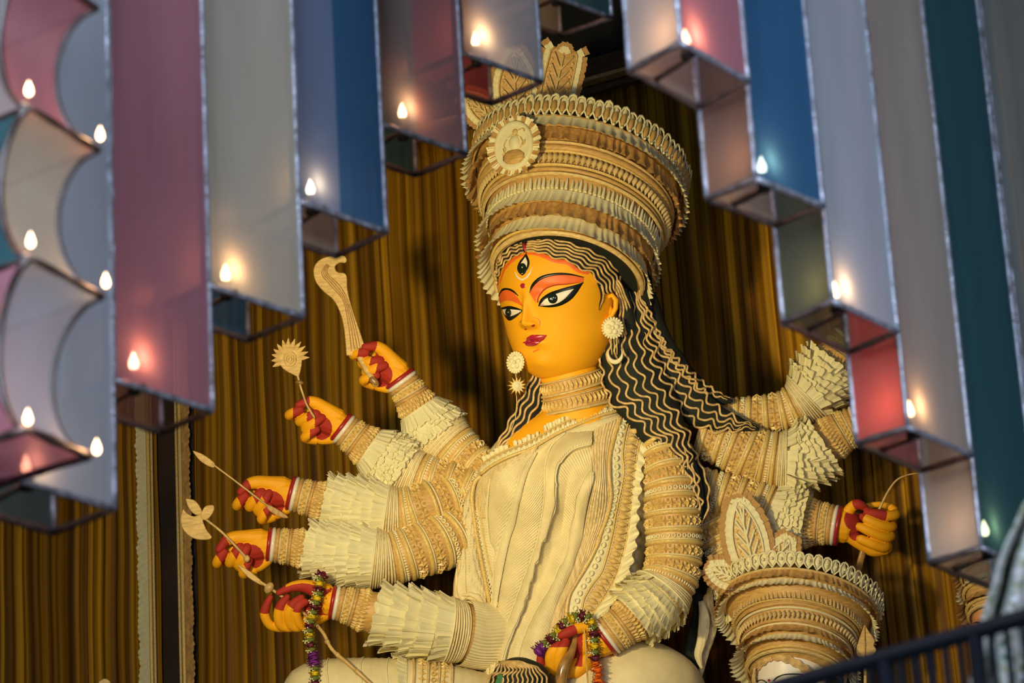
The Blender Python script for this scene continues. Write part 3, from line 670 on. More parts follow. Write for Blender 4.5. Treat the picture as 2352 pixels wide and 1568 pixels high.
def along(path, n, tree=None, off=8):
    S = cr(path, n * 2 + 1); out = []
    for i in range(n):
        a, b, c = S[2 * i], S[2 * i + 1], S[2 * i + 2]; p = proj(tree or BT, b[0], b[1], off); d = (proj(tree or BT, c[0], c[1], off) - proj(tree or BT, a[0], a[1], off)).normalized()
        n_ = (Vector((0, 0, 1)) - d * d.z).normalized(); out.append((p, d, n_, d.cross(n_)))
    return out
COIN_ME = pmesh('coin_bead', COIN, M['pith']); SPIN_ME = pmesh('spindle_bead', SPIN, M['gold']); STAR_ME = pmesh('star_stud', STAR, M['gold'], False)
PYR_ME = pmesh('pyramid_stud', PYR, M['jute2'], False)
for p, d, n_, s_ in along(mid(S8, S9), 29, off=8): inst('coin_bead', COIN_ME, ST, p, s_ * 6.2, d * 7.0, n_ * 5)
for p, d, n_, s_ in along(mid(S9, S10)[3:], 27, off=12): inst('spindle_bead', SPIN_ME, ST, p, d * 7.2, s_ * 14, n_ * 9)
for p, d, n_, s_ in along([(x + 12, y) for x, y in RL[3:]], 24, off=6): inst('coin_bead', COIN_ME, ST, p, s_ * 4.4, d * 5.2, n_ * 4)
mb = MB()
for f in (-.36, .36):
    for p, d, n_, s_ in along(mid(S9, S10, .5 + f), 70, off=11): mb.piece(BEAD, p, s_ * 1.7, d * 1.9, n_ * 2)
mb.build('seed_beads', M['pith'], ST)
# ruffle at the right edge of the saree border
A, B = cr(S10, 150), cr(S11, 150); rows = []
for i in range(150):
    row = []
    for k in range(7):
        v = k / 6; x = A[i][0] * (1 - v) + B[i][0] * v + 4 * math.sin(i * .55) * v; y = A[i][1] * (1 - v) + B[i][1] * v
        p = proj(BT, A[i][0], A[i][1], 8); row.append(Vector((x, -y, p.z + 2 + 10 * v + 6 * v * math.sin(i * .9))))
    rows.append(row)
mb = MB(); mb.grid(rows); mb.build('border_ruffle', M['pith'], ST)
# necklace border : white band, pyramids, upright tabs
NB2 = [(x - 3, y - 17) for x, y in NB]
drape('necklace_band', NB, NB2, M['pith'], 5, 3, m=6, n=80)
cord('necklace_cord', NB2, 1.8, M['gold'], 8)
for p, d, n_, s_ in along(mid(NB, NB2, .68), 30, off=7): inst('pyramid_stud', PYR_ME, ST, p, d * 5.2, s_ * 4.6, n_ * 6)
for p, d, n_, s_ in along(mid(NB, NB2, .3), 30, off=7): inst('coin_bead', COIN_ME, ST, p, d * 3.8, s_ * 3.6, n_ * 4)
for i, (p, d, n_, s_) in enumerate(along(NB2, 34, off=5)):
    if i % 7 == 5: continue
    u = Vector((.1, 1, .25)).normalized(); inst('neck_tab', random.choice(FLUTE_CREAM), ST, p, d * U(8, 10), u * U(11, 17), n_ * 9)
# ------------------------------------------------------------ left tail of the saree
TB = []
for i in range(60):
    f = i / 59; y = 1112 + 283 * f; xl = lerp_tab([(1112, 1084), (1138, 1070), (1171, 1062), (1270, 1054), (1341, 1041), (1369, 1040), (1395, 1050)], y)[0]; xr = lerp_tab([(1112, 1090), (1171, 1090), (1235, 1098), (1306, 1110), (1376, 1124), (1395, 1126)], y)[0]
    TB.append([Vector((xl + (xr - xl) * (.5 - .5 * math.cos(a)) if a <= pi else xl + (xr - xl) * (.5 - .5 * math.cos(a)), -y, 46 + (16 if a <= pi else 14) * math.sin(a) + 2.2 * math.sin((xl + (xr - xl) * (.5 - .5 * math.cos(a))) * .9 + i * .2))) for a in [2 * pi * j / 40 for j in range(40)]])
mb = MB(); mb.grid(TB, cc=True, cap=True); mb.build('saree_tail', M['pleat'], ST)
BTL = bvh([(TB, True)])
drape('tail_leaf_fold', [(1088, 1120), (1074, 1180), (1069, 1200), (1070, 1270), (1072, 1353), (1076, 1372)], [(1089, 1120), (1090, 1180), (1094, 1240), (1106, 1306), (1116, 1360), (1117, 1388)], M['cloth'], 2, 4, rib=1.5, slant=1.4, tree=BTL, n=160)
drape('tail_leaf_fold', [(1084, 1122), (1068, 1150), (1062, 1200), (1058, 1290), (1050, 1350), (1058, 1384)], [(1088, 1122), (1073, 1180), (1068, 1200), (1069, 1270), (1071, 1353), (1075, 1370)], M['cloth'], 1, 3, rib=1.2, slant=1.0, tree=BTL, n=160)
mb = MB(); mb.tube([(1062, 1366, 64), (1080, 1364, 68), (1096, 1370, 68), (1106, 1384, 62), (1118, 1390, 56)], [3, 6, 8, 7, 4], 10, roundcap=True); mb.build('rolled_hem', M['cloth'], ST)
# ------------------------------------------------------------ head
LV = [(500, 1190, 1430), (520, 1176, 1434), (560, 1160, 1432), (600, 1148, 1430), (640, 1144, 1428), (680, 1146, 1425), (710, 1151, 1423), (740, 1158, 1419), (765, 1164, 1414), (790, 1172, 1403), (810, 1180, 1393), (830, 1191, 1380), (845, 1203, 1366), (857, 1217, 1348), (866, 1233, 1326), (871, 1250, 1302), (873, 1266, 1286)]
TH = math.radians(34); FW = Vector((-math.sin(TH), 0, math.cos(TH))); RT = Vector((math.cos(TH), 0, math.sin(TH)))
def nose_h(y): return lerp_tab([(655, 0), (672, 3), (690, 7), (712, 15), (732, 25), (741, 29), (747, 26), (752, 12), (757, 2), (762, 0)], y)[0]
def head_rows():
    rows = []; LF = smooth_tab(LV)
    for i in range(170):
        y = 500 + 373 * (i / 169); xl, xr = LF(y); cx = (xl + xr) / 2; r = (xr - xl) / 2; cz_ = (1290 - cx) / .56 * .83
        row = []
        for j in range(200):
            a = 2 * pi * j / 200; dirv = FW * math.cos(a) + RT * math.sin(a); p = Vector((cx, -y, cz_)) + dirv * r
            l = r * math.sin(a)
            if math.cos(a) > 0:
                nx = l - (0 if y < 745 else (y - 745) * .12); wn = lerp_tab([(660, 9), (700, 8), (730, 10), (745, 13), (760, 14)], y)[0]
                p += FW * nose_h(y) * math.exp(-(nx / wn) ** 2)
                for sgn in (-1, 1): p += FW * 12 * math.exp(-((nx - sgn * 17) / 6.5) ** 2 - ((y - 744) / 7.5) ** 2) + RT * sgn * 2 * math.exp(-((nx - sgn * 17) / 7) ** 2 - ((y - 744) / 7.5) ** 2)
                lx = l - 6
                p += FW * (6 * math.exp(-((y - 775) / 6) ** 2 - (lx / 20) ** 2) + 7 * math.exp(-((y - 788) / 5.5) ** 2 - (lx / 16) ** 2) - 4 * math.exp(-((y - 781.5) / 2.2) ** 2 - (lx / 22) ** 2) - 5 * math.exp(-((y - 803) / 8) ** 2 - (lx / 24) ** 2) + 9 * math.exp(-((y - 835) / 17) ** 2 - ((lx - 6) / 30) ** 2))
                for sx, cy in ((-48, 706), (55, 690)): p += FW * (-5 * math.exp(-((y - cy + 26) / 12) ** 2 - ((l - sx * .8) / 36) ** 2) + 5 * math.exp(-((y - cy) / 16) ** 2 - ((l - sx) / 34) ** 2))
            row.append(p)
        rows.append(row)
    return rows
_hr = head_rows(); mb = MB(); mb.grid(_hr, cc=True, cap=True); HEAD = mb.build('head', M['skin'], ST); BH = bvh([(_hr, True)])
def Z1(x, y): return (1120 + x * .2041, 560 + y * .2041)
def zz(l): return [Z1(*p) for p in l]
def lens(name, up, lo, m, off, n=40, k=8, parent=HEAD):
    A, B = cr(zz(up), n), cr(zz(lo), n); rows = []
    for i in range(n): rows.append([proj(BH, A[i][0] * (1 - j / k) + B[i][0] * j / k, A[i][1] * (1 - j / k) + B[i][1] * j / k, off * (1 if 0 < j < k else .2)) for j in range(k + 1)])
    mb = MB(); mb.grid(rows); return mb.build(name, m, parent)
def disc(name, c, rx, ry, m, off, rot=0, parent=HEAD, dome=0):
    cx, cy = Z1(*c); rows = []
    for i in range(7):
        f = i / 6; rows.append([proj(BH, cx + f * (rx * math.cos(a) * math.cos(rot) - ry * math.sin(a) * math.sin(rot)) * .2041, cy + f * (rx * math.cos(a) * math.sin(rot) + ry * math.sin(a) * math.cos(rot)) * .2041, off + dome * math.sqrt(1 - f * f)) for a in [2 * pi * j / 24 for j in range(24)]])
    mb = MB(); mb.grid(rows, cc=True); return mb.build(name, m, parent)
lens('eyelid_paint', [(472, 552), (520, 455), (620, 372), (780, 342), (950, 350), (1082, 382)], [(540, 660), (562, 600), (640, 500), (760, 455), (900, 445), (1078, 428)], M['orange'], 1.0)
lens('lid_crease', [(556, 662), (566, 600), (640, 502), (760, 456), (900, 446), (1075, 428)], [(572, 655), (582, 600), (650, 515), (765, 470), (900, 458), (1075, 430)], M['red'], 1.6, k=3)
lens('eye_liner', [(570, 695), (600, 620), (700, 548), (850, 497), (980, 462), (1077, 430)], [(572, 700), (700, 714), (820, 694), (930, 634), (1010, 545), (1078, 434)], M['black'], 1.7)
lens('eye_white', [(588, 690), (640, 622), (740, 566), (860, 526), (968, 505)], [(592, 692), (700, 694), (800, 670), (880, 612), (968, 507)], M['eyewhite'], 2.5)
lens('eye_corner', [(588, 690), (600, 670), (632, 662)], [(592, 692), (610, 692), (636, 688)], M['pink'], 3.0, n=10, k=3)
disc('iris', (733, 612), 54, 56, M['iris'], 3.0, dome=1.6); disc('pupil_glint', (738, 612), 13, 12, M['socket'], 4.9, dome=.8); disc('glint', (742, 604), 5, 5, M['eyewhite'], 5.6)
lens('eyebrow', [(468, 548), (500, 448), (600, 363), (760, 326), (920, 331), (1085, 372)], [(476, 550), (522, 474), (622, 396), (760, 357), (920, 352), (1083, 380)], M['black'], 2.0, k=4)
lens('eyelid_paint', [(124, 580), (160, 530), (220, 520), (300, 556), (396, 690)], [(136, 672), (200, 640), (270, 645), (330, 668), (400, 706)], M['orange'], 1.0)
lens('eye_liner', [(152, 716), (240, 698), (320, 714), (392, 742)], [(154, 720), (190, 805), (240, 862), (310, 832), (390, 758)], M['black'], 1.7)
lens('eye_white', [(172, 736), (230, 724), (310, 732), (384, 746)], [(174, 740), (192, 792), (240, 822), (310, 800), (384, 756)], M['eyewhite'], 2.5)
disc('iris', (240, 770), 33, 48, M['iris'], 3.0, rot=-.1, dome=1.2); disc('glint', (244, 762), 5, 6, M['eyewhite'], 4.6)
lens('eyebrow', [(121, 590), (160, 508), (220, 496), (290, 520), (350, 585)], [(127, 590), (170, 532), (220, 518), (280, 540), (344, 586)], M['black'], 2.0, k=4)
lens('third_eye_liner', [(432, 108), (358, 200), (333, 270), (348, 320), (388, 356)], [(436, 108), (468, 180), (467, 250), (432, 322), (390, 356)], M['black'], 1.6)
lens('third_eye_white', [(425, 150), (372, 215), (346, 270), (360, 312), (388, 340)], [(430, 150), (452, 200), (450, 250), (424, 310), (390, 340)], M['eyewhite'], 2.4)
disc('third_eye_iris', (393, 275), 46, 58, M['iris'], 3.0, rot=.25, dome=1.2); disc('glint', (398, 265), 6, 7, M['eyewhite'], 4.8)
lens('forehead_crescent', [(306, 315), (325, 370), (360, 403), (400, 408), (452, 375), (490, 315), (500, 255)], [(312, 315), (338, 358), (368, 384), (400, 388), (440, 358), (478, 308), (496, 256)], M['eyewhite'], 1.6, k=3)
disc('bindi', (398, 470), 28, 29, M['crimson'], 1.5, dome=1)
lens('hairline_paint', [(438, 100), (600, 105), (780, 172), (900, 185), (1030, 285), (1150, 315)], [(436, 122), (560, 135), (760, 215), (890, 235), (1010, 320), (1130, 345)], M['orange'], .9, k=3)
lens('hairline_paint', [(420, 112), (300, 150), (190, 262), (135, 420)], [(420, 130), (315, 180), (205, 290), (142, 450)], M['orange'], .9, k=3)
lens('upper_lip', [(400, 1104), (434, 1092), (442, 1056), (498, 1022), (528, 1024), (560, 1020), (664, 1024)], [(402, 1112), (440, 1118), (500, 1092), (540, 1098), (600, 1068), (640, 1050), (666, 1038)], M['crimson'], 2.4)
lens('lower_lip', [(425, 1118), (450, 1112), (500, 1094), (545, 1100), (600, 1070), (655, 1044)], [(428, 1122), (446, 1146), (500, 1148), (560, 1128), (610, 1092), (658, 1046)], M['crimson'], 3.2)
disc('nostril', (512, 918), 22, 12, M['red'], 1.0, rot=-.3); disc('nostril', (428, 958), 14, 8, M['red'], 1.0)
lens('nostril_line', [(515, 822), (575, 845), (596, 885), (580, 925)], [(515, 828), (568, 852), (586, 885), (574, 922)], M['orange'], 1.0, k=2, n=16)
disc('chin_crease', (545, 1200), 42, 9, M['orange'], .8, rot=-.4)
# ear
mb = MB(); mb.tube([(1394, 684, 84), (1406, 677, 90), (1415, 689, 90), (1414, 708, 88), (1405, 724, 86), (1394, 738, 86), (1388, 747, 84)], [4, 6, 6.5, 6, 5.5, 6, 5], 10, roundcap=True); mb.tube([(1390, 698, 74), (1396, 714, 74), (1390, 738, 74)], [14, 14, 9], 10, flat=.5, roundcap=True); mb.build('ear', M['skin'], ST)
# neck and the two collar necklaces
NK = Limb([(1302, 835, 5, 66), (1308, 862, 5, 68), (1318, 900, 2, 73), (1328, 945, 0, 80), (1332, 975, 0, 84)], 40)
mb = MB(); loft(mb, NK, 0, 1, 30, cap=True); mb.build('neck', M['skin'], ST)
def collar(t, w, r0):
    c = MB(); loft(c, NK, t - w / 2, t + w / 2, 5, m=0, off=lambda u, a: r0 - 2.5 + 2 * u); ring(c, NK, t - w / 2, 5, 6, base=r0 - 1, m=1); ring(c, NK, t + w / 2, 8, 8, base=r0 - 1, m=1)
    o = c.build('collar_necklace', [M['jute'], M['jute2']], ST)
    s = MB(); studs(s, NK, t, 44, SPIN, 4.2, 13, 9, off=r0 - .5, rot=0); s.build('collar_studs', M['gold'], o)
collar(.31, .20, 4); collar(.60, .24, 6)
# ------------------------------------------------------------ hair
HS = {'a': [(1400, 560, -30, 60), (1430, 640, -20, 58), (1445, 720, -5, 56), (1442, 800, 20, 66), (1462, 880, 40, 70), (1505, 960, 62, 62), (1545, 1030, 92, 42), (1578, 1100, 112, 30), (1597, 1160, 118, 20), (1604, 1222, 112, 3)],
      'b': [(1430, 620, -40, 56), (1462, 720, -30, 56), (1490, 800, -10, 60), (1540, 880, 5, 58), (1600, 935, 15, 44), (1655, 962, 20, 26), (1705, 976, 22, 13), (1744, 986, 20, 2)],
      'c': [(1450, 640, -45, 30), (1492, 770, -30, 38), (1545, 850, -20, 40), (1600, 893, -10, 26), (1645, 914, -5, 14), (1682, 922, -5, 2)],
      'd': [(1250, 800, -30, 14), (1244, 860, 0, 20), (1222, 925, 22, 27), (1190, 980, 40, 24), (1156, 1022, 52, 13), (1128, 1058, 60, 3)],
      'e': [(1578, 1020, 40, 10), (1592, 1060, 70, 14), (1612, 1110, 92, 14), (1616, 1160, 100, 12), (1606, 1215, 104, 3)]}
HL = {k: Limb(v, 70, squash=.55) for k, v in HS.items()}
hmb = MB(); hsets = []
for k, L in HL.items():
    rows = [[L.surf(i / 59, 2 * pi * j / 24, 2.0 * math.sin(j * 2 + i * .3)) for j in range(24)] for i in range(60)]
    hmb.grid(rows, cc=True, cap=True); hsets.append((rows, True))
HAIR = hmb.build('hair', M['hair'], ST); BHR = bvh(hsets)
def strand(L, v0, t0, t1, amp, wl, ph, r=2.9, drift=0.0, vend=None):
    n = max(20, int(L.L * (t1 - t0) / 4)); pts = []; s = 0; prev = None
    for i in range(n):
        f = i / (n - 1); t = t0 + (t1 - t0) * f; c, T, Nn, B, rr = L.fr(t); s = f * L.L * (t1 - t0)
        v = v0 + ((vend if vend is not None else v0) - v0) * f
        am = amp * min(1, rr / 20) * (.35 + .65 * min(1, max(0, (t - .12) / .35)))
        w_ = math.sin(2 * pi * s / wl + ph); w_ = math.copysign(abs(w_) ** .8, w_)
        x = c + B * (v * rr * .93 + am * w_ + drift * f); pts.append(proj(BHR, x.x, -x.y, 2.2, c.z))
    for _ in range(2): pts = [pts[0]] + [pts[i] * .5 + (pts[i - 1] + pts[i + 1]) * .25 for i in range(1, len(pts) - 1)] + [pts[-1]]
    mb = MB(); mb.tube(pts, [r * (.35 + .65 * min(1, 6 * i / len(pts), 6 * (len(pts) - i) / len(pts))) for i in range(len(pts))], 6); mb.build('hair_cord', M['strand'], HAIR)
for k, vs, am, wl in (('d', [-1, -.45, .1, .6, 1.0], 3.5, 50), ('e', [-.9, .9], 4, 44)):
    for j, v in enumerate(vs): strand(HL[k], v, .02, .985, am, wl, j * .45)
def fan(A, B, fs, amp, wl, r=2.9):
    A, B = cr(A, 160), cr(B, 160)
    for f, t0, t1 in fs:
        pts = []; s = 0; i0_, i1_ = int(t0 * 159), int(t1 * 159); pv = None
        for i in range(i0_, i1_ + 1):
            x = A[i][0] * (1 - f) + B[i][0] * f; y = A[i][1] * (1 - f) + B[i][1] * f; u = min(159, i + 1); w_ = max(0, u - 2)
            tx = A[u][0] - A[w_][0] + B[u][0] - B[w_][0]; ty = A[u][1] - A[w_][1] + B[u][1] - B[w_][1]; tl = math.hypot(tx, ty) or 1
            s = i / 159 * 620; gap = math.hypot(A[i][0] - B[i][0], A[i][1] - B[i][1]); am = amp * min(1, gap / 34 + .15) * (.3 + .7 * min(1, max(0, (i / 159 - .12) / .3)))
            ph = 2 * pi * s / wl; wv = math.sin(ph) + .22 * math.sin(2 * ph + .8)
            pts.append(proj(BHR, x - ty / tl * am * wv, y + tx / tl * am * wv, 2.6, 60))
        for _ in range(3): pts = [pts[0]] + [Vector((pts[i].x, pts[i].y, pts[i - 1].z * .3 + pts[i].z * .4 + pts[i + 1].z * .3)) for i in range(1, len(pts) - 1)] + [pts[-1]]
        n = len(pts); mb = MB(); mb.tube(pts, [r * (.3 + .7 * min(1, 8 * i / n, 8 * (n - i) / n)) for i in range(n)], 7); mb.build('hair_cord', M['strand'], HAIR)
LB = [(1418, 660), (1404, 745), (1384, 800), (1384, 860), (1404, 920), (1440, 945), (1484, 985), (1524, 1030), (1550, 1085), (1573, 1140), (1600, 1212)]
RA = [(1432, 610), (1452, 690), (1466, 770), (1484, 840), (1520, 905), (1556, 960), (1584, 1010), (1594, 1060), (1598, 1110), (1606, 1160), (1608, 1216)]
RB0 = [(1436, 606), (1458, 690), (1474, 760), (1500, 830), (1544, 905), (1580, 955), (1620, 982), (1666, 990), (1704, 984), (1742, 985)]
RB1 = [(1442, 602), (1474, 690), (1494, 735), (1518, 785), (1556, 836), (1600, 890), (1640, 932), (1676, 956), (1710, 970), (1742, 983)]
RC0 = [(1490, 735), (1520, 795), (1556, 846), (1600, 890), (1640, 910), (1680, 919)]; RC1 = [(1470, 680), (1498, 730), (1526, 792), (1570, 842), (1626, 888), (1681, 916)]
fan(LB, RA, [(0, 0, 1), (.2, .12, .93), (.4, .05, .84), (.6, .14, .97), (.8, .04, .78), (1, .1, .99)], 7.5, 52)
fan(RB0, RB1, [(0, .3, .99), (.33, .05, .93), (.66, .12, .97), (1, .02, .99)], 7.5, 50)
fan(RC0, RC1, [(.15, .1, .97), (1, .0, .99)], 5, 48)
# hair framing the forehead
inr = [zz([(440, 92), (600, 104), (780, 172), (900, 188), (1030, 285), (1150, 318), (1245, 450), (1285, 520), (1312, 560)]), zz([(420, 104), (300, 145), (185, 250), (122, 400), (108, 545)])]
our = [zz([(470, -40), (700, -62), (930, 0), (1180, 92), (1350, 190), (1450, 310), (1478, 420), (1488, 520)]), zz([(400, -10), (240, 40), (120, 200), (85, 350), (92, 548)])]
for side in (0, 1):
    A, B = cr(inr[side], 60), cr(our[side], 60); rows = []
    for i in range(60): rows.append([proj(BH, A[i][0] * (1 - j / 8) + B[i][0] * j / 8, A[i][1] * (1 - j / 8) + B[i][1] * j / 8, 2 + 5 * math.sin(pi * (j + .5) / 9)) for j in range(9)])
    mb = MB(); mb.grid(rows); mb.build('front_hair', M['hair'], HAIR)
    nn = 6 if side == 0 else 4
    for s in range(nn):
        f = s / (nn - 1); pts = []
        for i in range(60):
            w_ = 2.6 * math.sin(i * .62 + s * .3) * min(1, i / 6); a, b = A[i], B[i]; d = Vector((b[0] - a[0], b[1] - a[1])); dl = d.length; ff = f * .95 + .02
            ff += w_ / max(8, dl)
            pts.append(proj(BH, a[0] + d.x * ff, a[1] + d.y * ff, 6 + 3 * math.sin(pi * f)))
        mb = MB(); mb.tube(pts, [2.7 if s else 2.3] * 60, 6); mb.build('hair_cord', M['strand'], HAIR)
for k in range(4):
    mb = MB(); S = cr([(1392 + 7 * k, 646 - 3 * k, 86 - 4 * k), (1412 + 5 * k, 664 - 2 * k, 84 - 4 * k), (1423 + 6 * k, 690, 72 - 4 * k), (1424 + 8 * k, 730, 56 - 4 * k), (1428 + 10 * k, 775, 46 - 3 * k), (1436 + 12 * k, 820, 40)], 40); mb.tube([q((x + 1.5 * math.sin(i * .5), y, z)) for i, (x, y, z) in enumerate(S)], 3.0, 6); mb.build('hair_cord', M['strand'], HAIR)
mb = MB(); L = Limb([(1400, 640, 56, 12), (1424, 672, 56, 17), (1440, 730, 40, 18), (1450, 800, 24, 22)], 30, squash=.7); loft(mb, L, 0, 1, 30, 20, cap=True); mb.build('side_hair', M['hair'], HAIR)
for pts in ([(1235, 440), (1262, 520), (1268, 600), (1252, 680), (1246, 745)], [(1262, 470), (1292, 560), (1285, 640), (1262, 690), (1250, 740)]):
    mb = MB(); S = cr(zz(pts), 24); mb.tube([proj(BH, x, y, 4) for x, y in S], [3.2 * (1 - .8 * i / 23) for i in range(24)], 6); mb.build('hair_cord', M['strand'] if pts[0][0] > 1240 else M['hair'], HAIR)
mb = MB(); mb.tube([proj(BH, *Z1(430, 10), 9), proj(BH, *Z1(432, 60), 8), proj(BH, *Z1(440, 110), 3)], [4.5, 3.5, 1.2], 8); mb.build('parting_vermilion', M['crimson'], HAIR)
# ------------------------------------------------------------ crown
def frame(phi, sT):
    cT = math.sqrt(1 - sT * sT); s, c = math.sin(phi), math.cos(phi)
    A = Vector((s * cT, c * cT, -sT)); Nn = Vector((s * sT, c * sT, cT)); return A, Nn, A.cross(Nn)
def revolve(pts, fr): return Limb([(x, y, z, r) for x, y, z, r in pts], 80, frame=fr)
FR = frame(math.radians(13), .56)
# axis centre : image (x,y) and depth going away as it rises
def cpts(x0, y0, x1, y1, rad, z0=0, tanT=.68):
    out = []
    for f, r in rad: y = y0 + (y1 - y0) * f; out.append((x0 + (x1 - x0) * f, y, z0 - (y0 - y) * tanT, r))
    return out
CR = revolve(cpts(1303, 636, 1328, 408, [(0, 173), (.15, 182), (.3, 193), (.5, 206), (.7, 220), (.85, 232), (1, 244)], 10), FR)
CROWN = MB(); loft(CROWN, CR, 0, 1, 40, 96, off=lambda t, a: -6, cap=True); CROWN = CROWN.build('crown', M['jute'], ST)
mb = MB(); mb.grid([[CR.surf(0, 2 * pi * j / 60, -CR.r[0] * (1 - k) - 3, -3) for j in range(60)] for k in (.02, .5, .97)], cc=True); mb.build('crown_lining', M['hair'], CROWN)
def sb(name, m, fn, parent=CROWN):
    mb = MB(); fn(mb); return mb.build(name, m, parent)
def rr(t, w, h, m, base=0, nm='crown_ring'): sb(nm, m, lambda mb: ring(mb, CR, t, w, h, 96, base))
rr(.00, 12, 9, M['jute2'], -2); rr(.04, 6, 5, M['gold'], 2)
def fr_row(L, t, cnt, ln, wd, alpha, sg, mes, parent, nm, off=0, span=(-1.9, 1.9)):
    frills(L, parent, t * L.L, 0, 1, cnt, ln, wd, alpha, sg, mes, name=nm, off=off, jit=.12, span=span)
ruffle(CR, .15, 56, .30, M['pith'], 'cream_frill', CROWN, 16, 2.6, 2, 1)
ruffle(CR, .26, 48, .24, M['husk'], 'tan_frill', CROWN, 22, 4.8, 3, 2, rag=.14)
ruffle(CR, .37, 48, .30, M['pith'], 'cream_frill', CROWN, 16, 3.4, 2, 3)
SPIKE = ([(-.5, 0, 0), (0, 0, .55), (.5, 0, 0), (-.32, 1, 0), (0, 1, .5), (.32, 1, 0), (0, 0, 0)], [(0, 1, 4, 3), (1, 2, 5, 4), (3, 4, 5)])
SPIKE_ME = pmesh('pith_spike', CONE, M['pith'])
fr_row(CR, .38, 70, 32, 5.2, .06, 1, [SPIKE_ME], CROWN, 'pith_spike', 1)
rr(.51, 8, 7, M['jute2']); rr(.55, 10, 5, M['jute']); rr(.585, 6, 6, M['gold'])
LOZ_ME = pmesh('spindle_bead', SPIN, M['jute2'])
for k in range(64):
    a = -1.9 + 3.8 * k / 63; ex, ey, ez = tab_frame(CR, .645, a, 0, 1, 8, 17, 12); inst('spindle_bead', LOZ_ME, CROWN, CR.surf(.645, a, 1), ex, ey, ez)
rr(.70, 6, 5, M['gold']); rr(.735, 16, 8, M['jute']); rr(.775, 7, 6, M['jute2'])
ruffle(CR, .90, 44, .2, M['husk'], 'tan_frill', CROWN, 22, 4.8, 2, 4, rag=.14)
ruffle(CR, 1.0, 44, .34, M['pith'], 'cream_frill', CROWN, 18, 3.2, 3, 5)
rr(.985, 10, 7, M['jute'])
# upright ring of looped petals along the top
def petal_piece():
    mb = MB(); mb.tube([Vector((-.0, 0, 0)), Vector((-.42, .35, .05)), Vector((-.5, .62, .1)), Vector((-.3, .95, .1)), Vector((0, 1.04, .1)), Vector((.3, .95, .1)), Vector((.5, .62, .1)), Vector((.42, .35, .05)), Vector((0, 0, 0))], .075, 5, ez=Vector((0, 0, 1)))
    return mb.v, mb.f
LOOP_ME = pmesh('petal_loop', petal_piece(), M['pith'])
HOOD = ([(x * w, y, -abs(x) * .25 + z) for y, w, z in ((.1, .12, 0), (.45, .42, .0), (.75, .46, .0), (.98, .28, 0)) for x in (-1, -.5, 0, .5, 1)], [(i * 5 + j, i * 5 + j + 1, i * 5 + j + 6, i * 5 + j + 5) for i in range(3) for j in range(4)])
HOOD_ME = pmesh('petal_hood', HOOD, M['pith']); KERN_ME = pmesh('petal_kernel', ([(v[0], v[1] * .5 + .5, v[2]) for v in BEAD[0]], BEAD[1]), M['jute'])
DOT_ME = pmesh('petal_dot', BEAD, M['pith'])
def petal_ring(L, t, cnt, parent, ln, wd, a0=-2.2, a1=2.2, alpha=.12):
    for k in range(cnt):
        a = a0 + (a1 - a0) * k / (cnt - 1); ex, ey, ez = tab_frame(L, t, a, alpha + U(-.05, .05), 1, wd, ln * U(.93, 1.06)); c = L.surf(t, a, 2)
        inst('petal_loop', LOOP_ME, parent, c, ex, ey, ez); inst('petal_hood', HOOD_ME, parent, c, ex, ey, ez)
        inst('petal_kernel', KERN_ME, parent, c + ey * .12 + ez * .08, ex * .26, ey * .62, ez * .26)
        inst('petal_dot', DOT_ME, parent, c + ez * .25 + ey * .02, ex.normalized() * 3.2, ey.normalized() * 3.2, ez.normalized() * 3)
petal_ring(CR, 1.01, 54, CROWN, 52, 25)
# medallion on the crown front
MC = CR.surf(.66, -.62, 12); MN = (CR.nrm(.66, -.62) + Vector((-.1, -.25, .35))).normalized(); MX = Vector((1, 0, 0)); MX = (MX - MN * MN.x).normalized(); MY = MN.cross(MX)
MC = Vector((1181, -335, MC.z + 8))
md = MB()
for i in range(6):
    pass
rows = []
for r_, z_ in ((0.01, 7), (20, 7), (42, 6), (47, 8), (50, 3), (50, -8)): rows.append([MC + (MX * math.cos(a) * 1.0 + MY * math.sin(a) * 1.2) * r_ + MN * z_ for a in [2 * pi * j / 40 for j in range(40)]])
md.grid(rows, cc=True); MED = md.build('crown_medallion', M['pith'], ST)
for k in range(34):
    a = 2 * pi * k / 34; d = MX * math.cos(a) * 1.0 + MY * math.sin(a) * 1.04; tg = MN.cross(d).normalized()
    inst('medallion_frill', random.choice(FLUTE_CREAM if k % 2 else FLUTE_TAN), MED, MC + d * 44 - MN * 2, tg * 13, (d + MN * .25) * U(22, 27), MN * 12)
def relief(pts, r, m, nm='relief_line', z=8):
    mb = MB(); S = cr(pts, 24); mb.tube([MC + MX * p[0] + MY * p[1] + MN * z for p in S], r, 6, roundcap=True); mb.build(nm, m, MED)
def blob(c, rx, ry, rz, m, nm, z=6, parent=None, rot=0):
    mb = MB(); X = MX * math.cos(rot) + MY * math.sin(rot); Y = MY * math.cos(rot) - MX * math.sin(rot); mb.piece(BEAD, MC + MX * c[0] + MY * c[1] + MN * z, X * rx, Y * ry, MN * rz); mb.build(nm, m, MED)
blob((4, 6), 15, 19, 7, M['pith'], 'relief_face'); blob((2, -28), 30, 19, 6, M['jute'], 'relief_chest'); blob((6, 30), 8, 9, 6, M['jute2'], 'relief_topknot')
relief([(-9, 20), (0, 24), (14, 20)], 2, M['jute2']); relief([(-6, 8), (-2, 10), (2, 8)], 1.1, M['jute']); relief([(8, 10), (12, 12), (15, 10)], 1.1, M['jute']); relief([(4, 8), (3, 0), (7, -1)], 1.1, M['jute2']); relief([(0, -6), (5, -8), (10, -6)], 1.2, M['husk'])
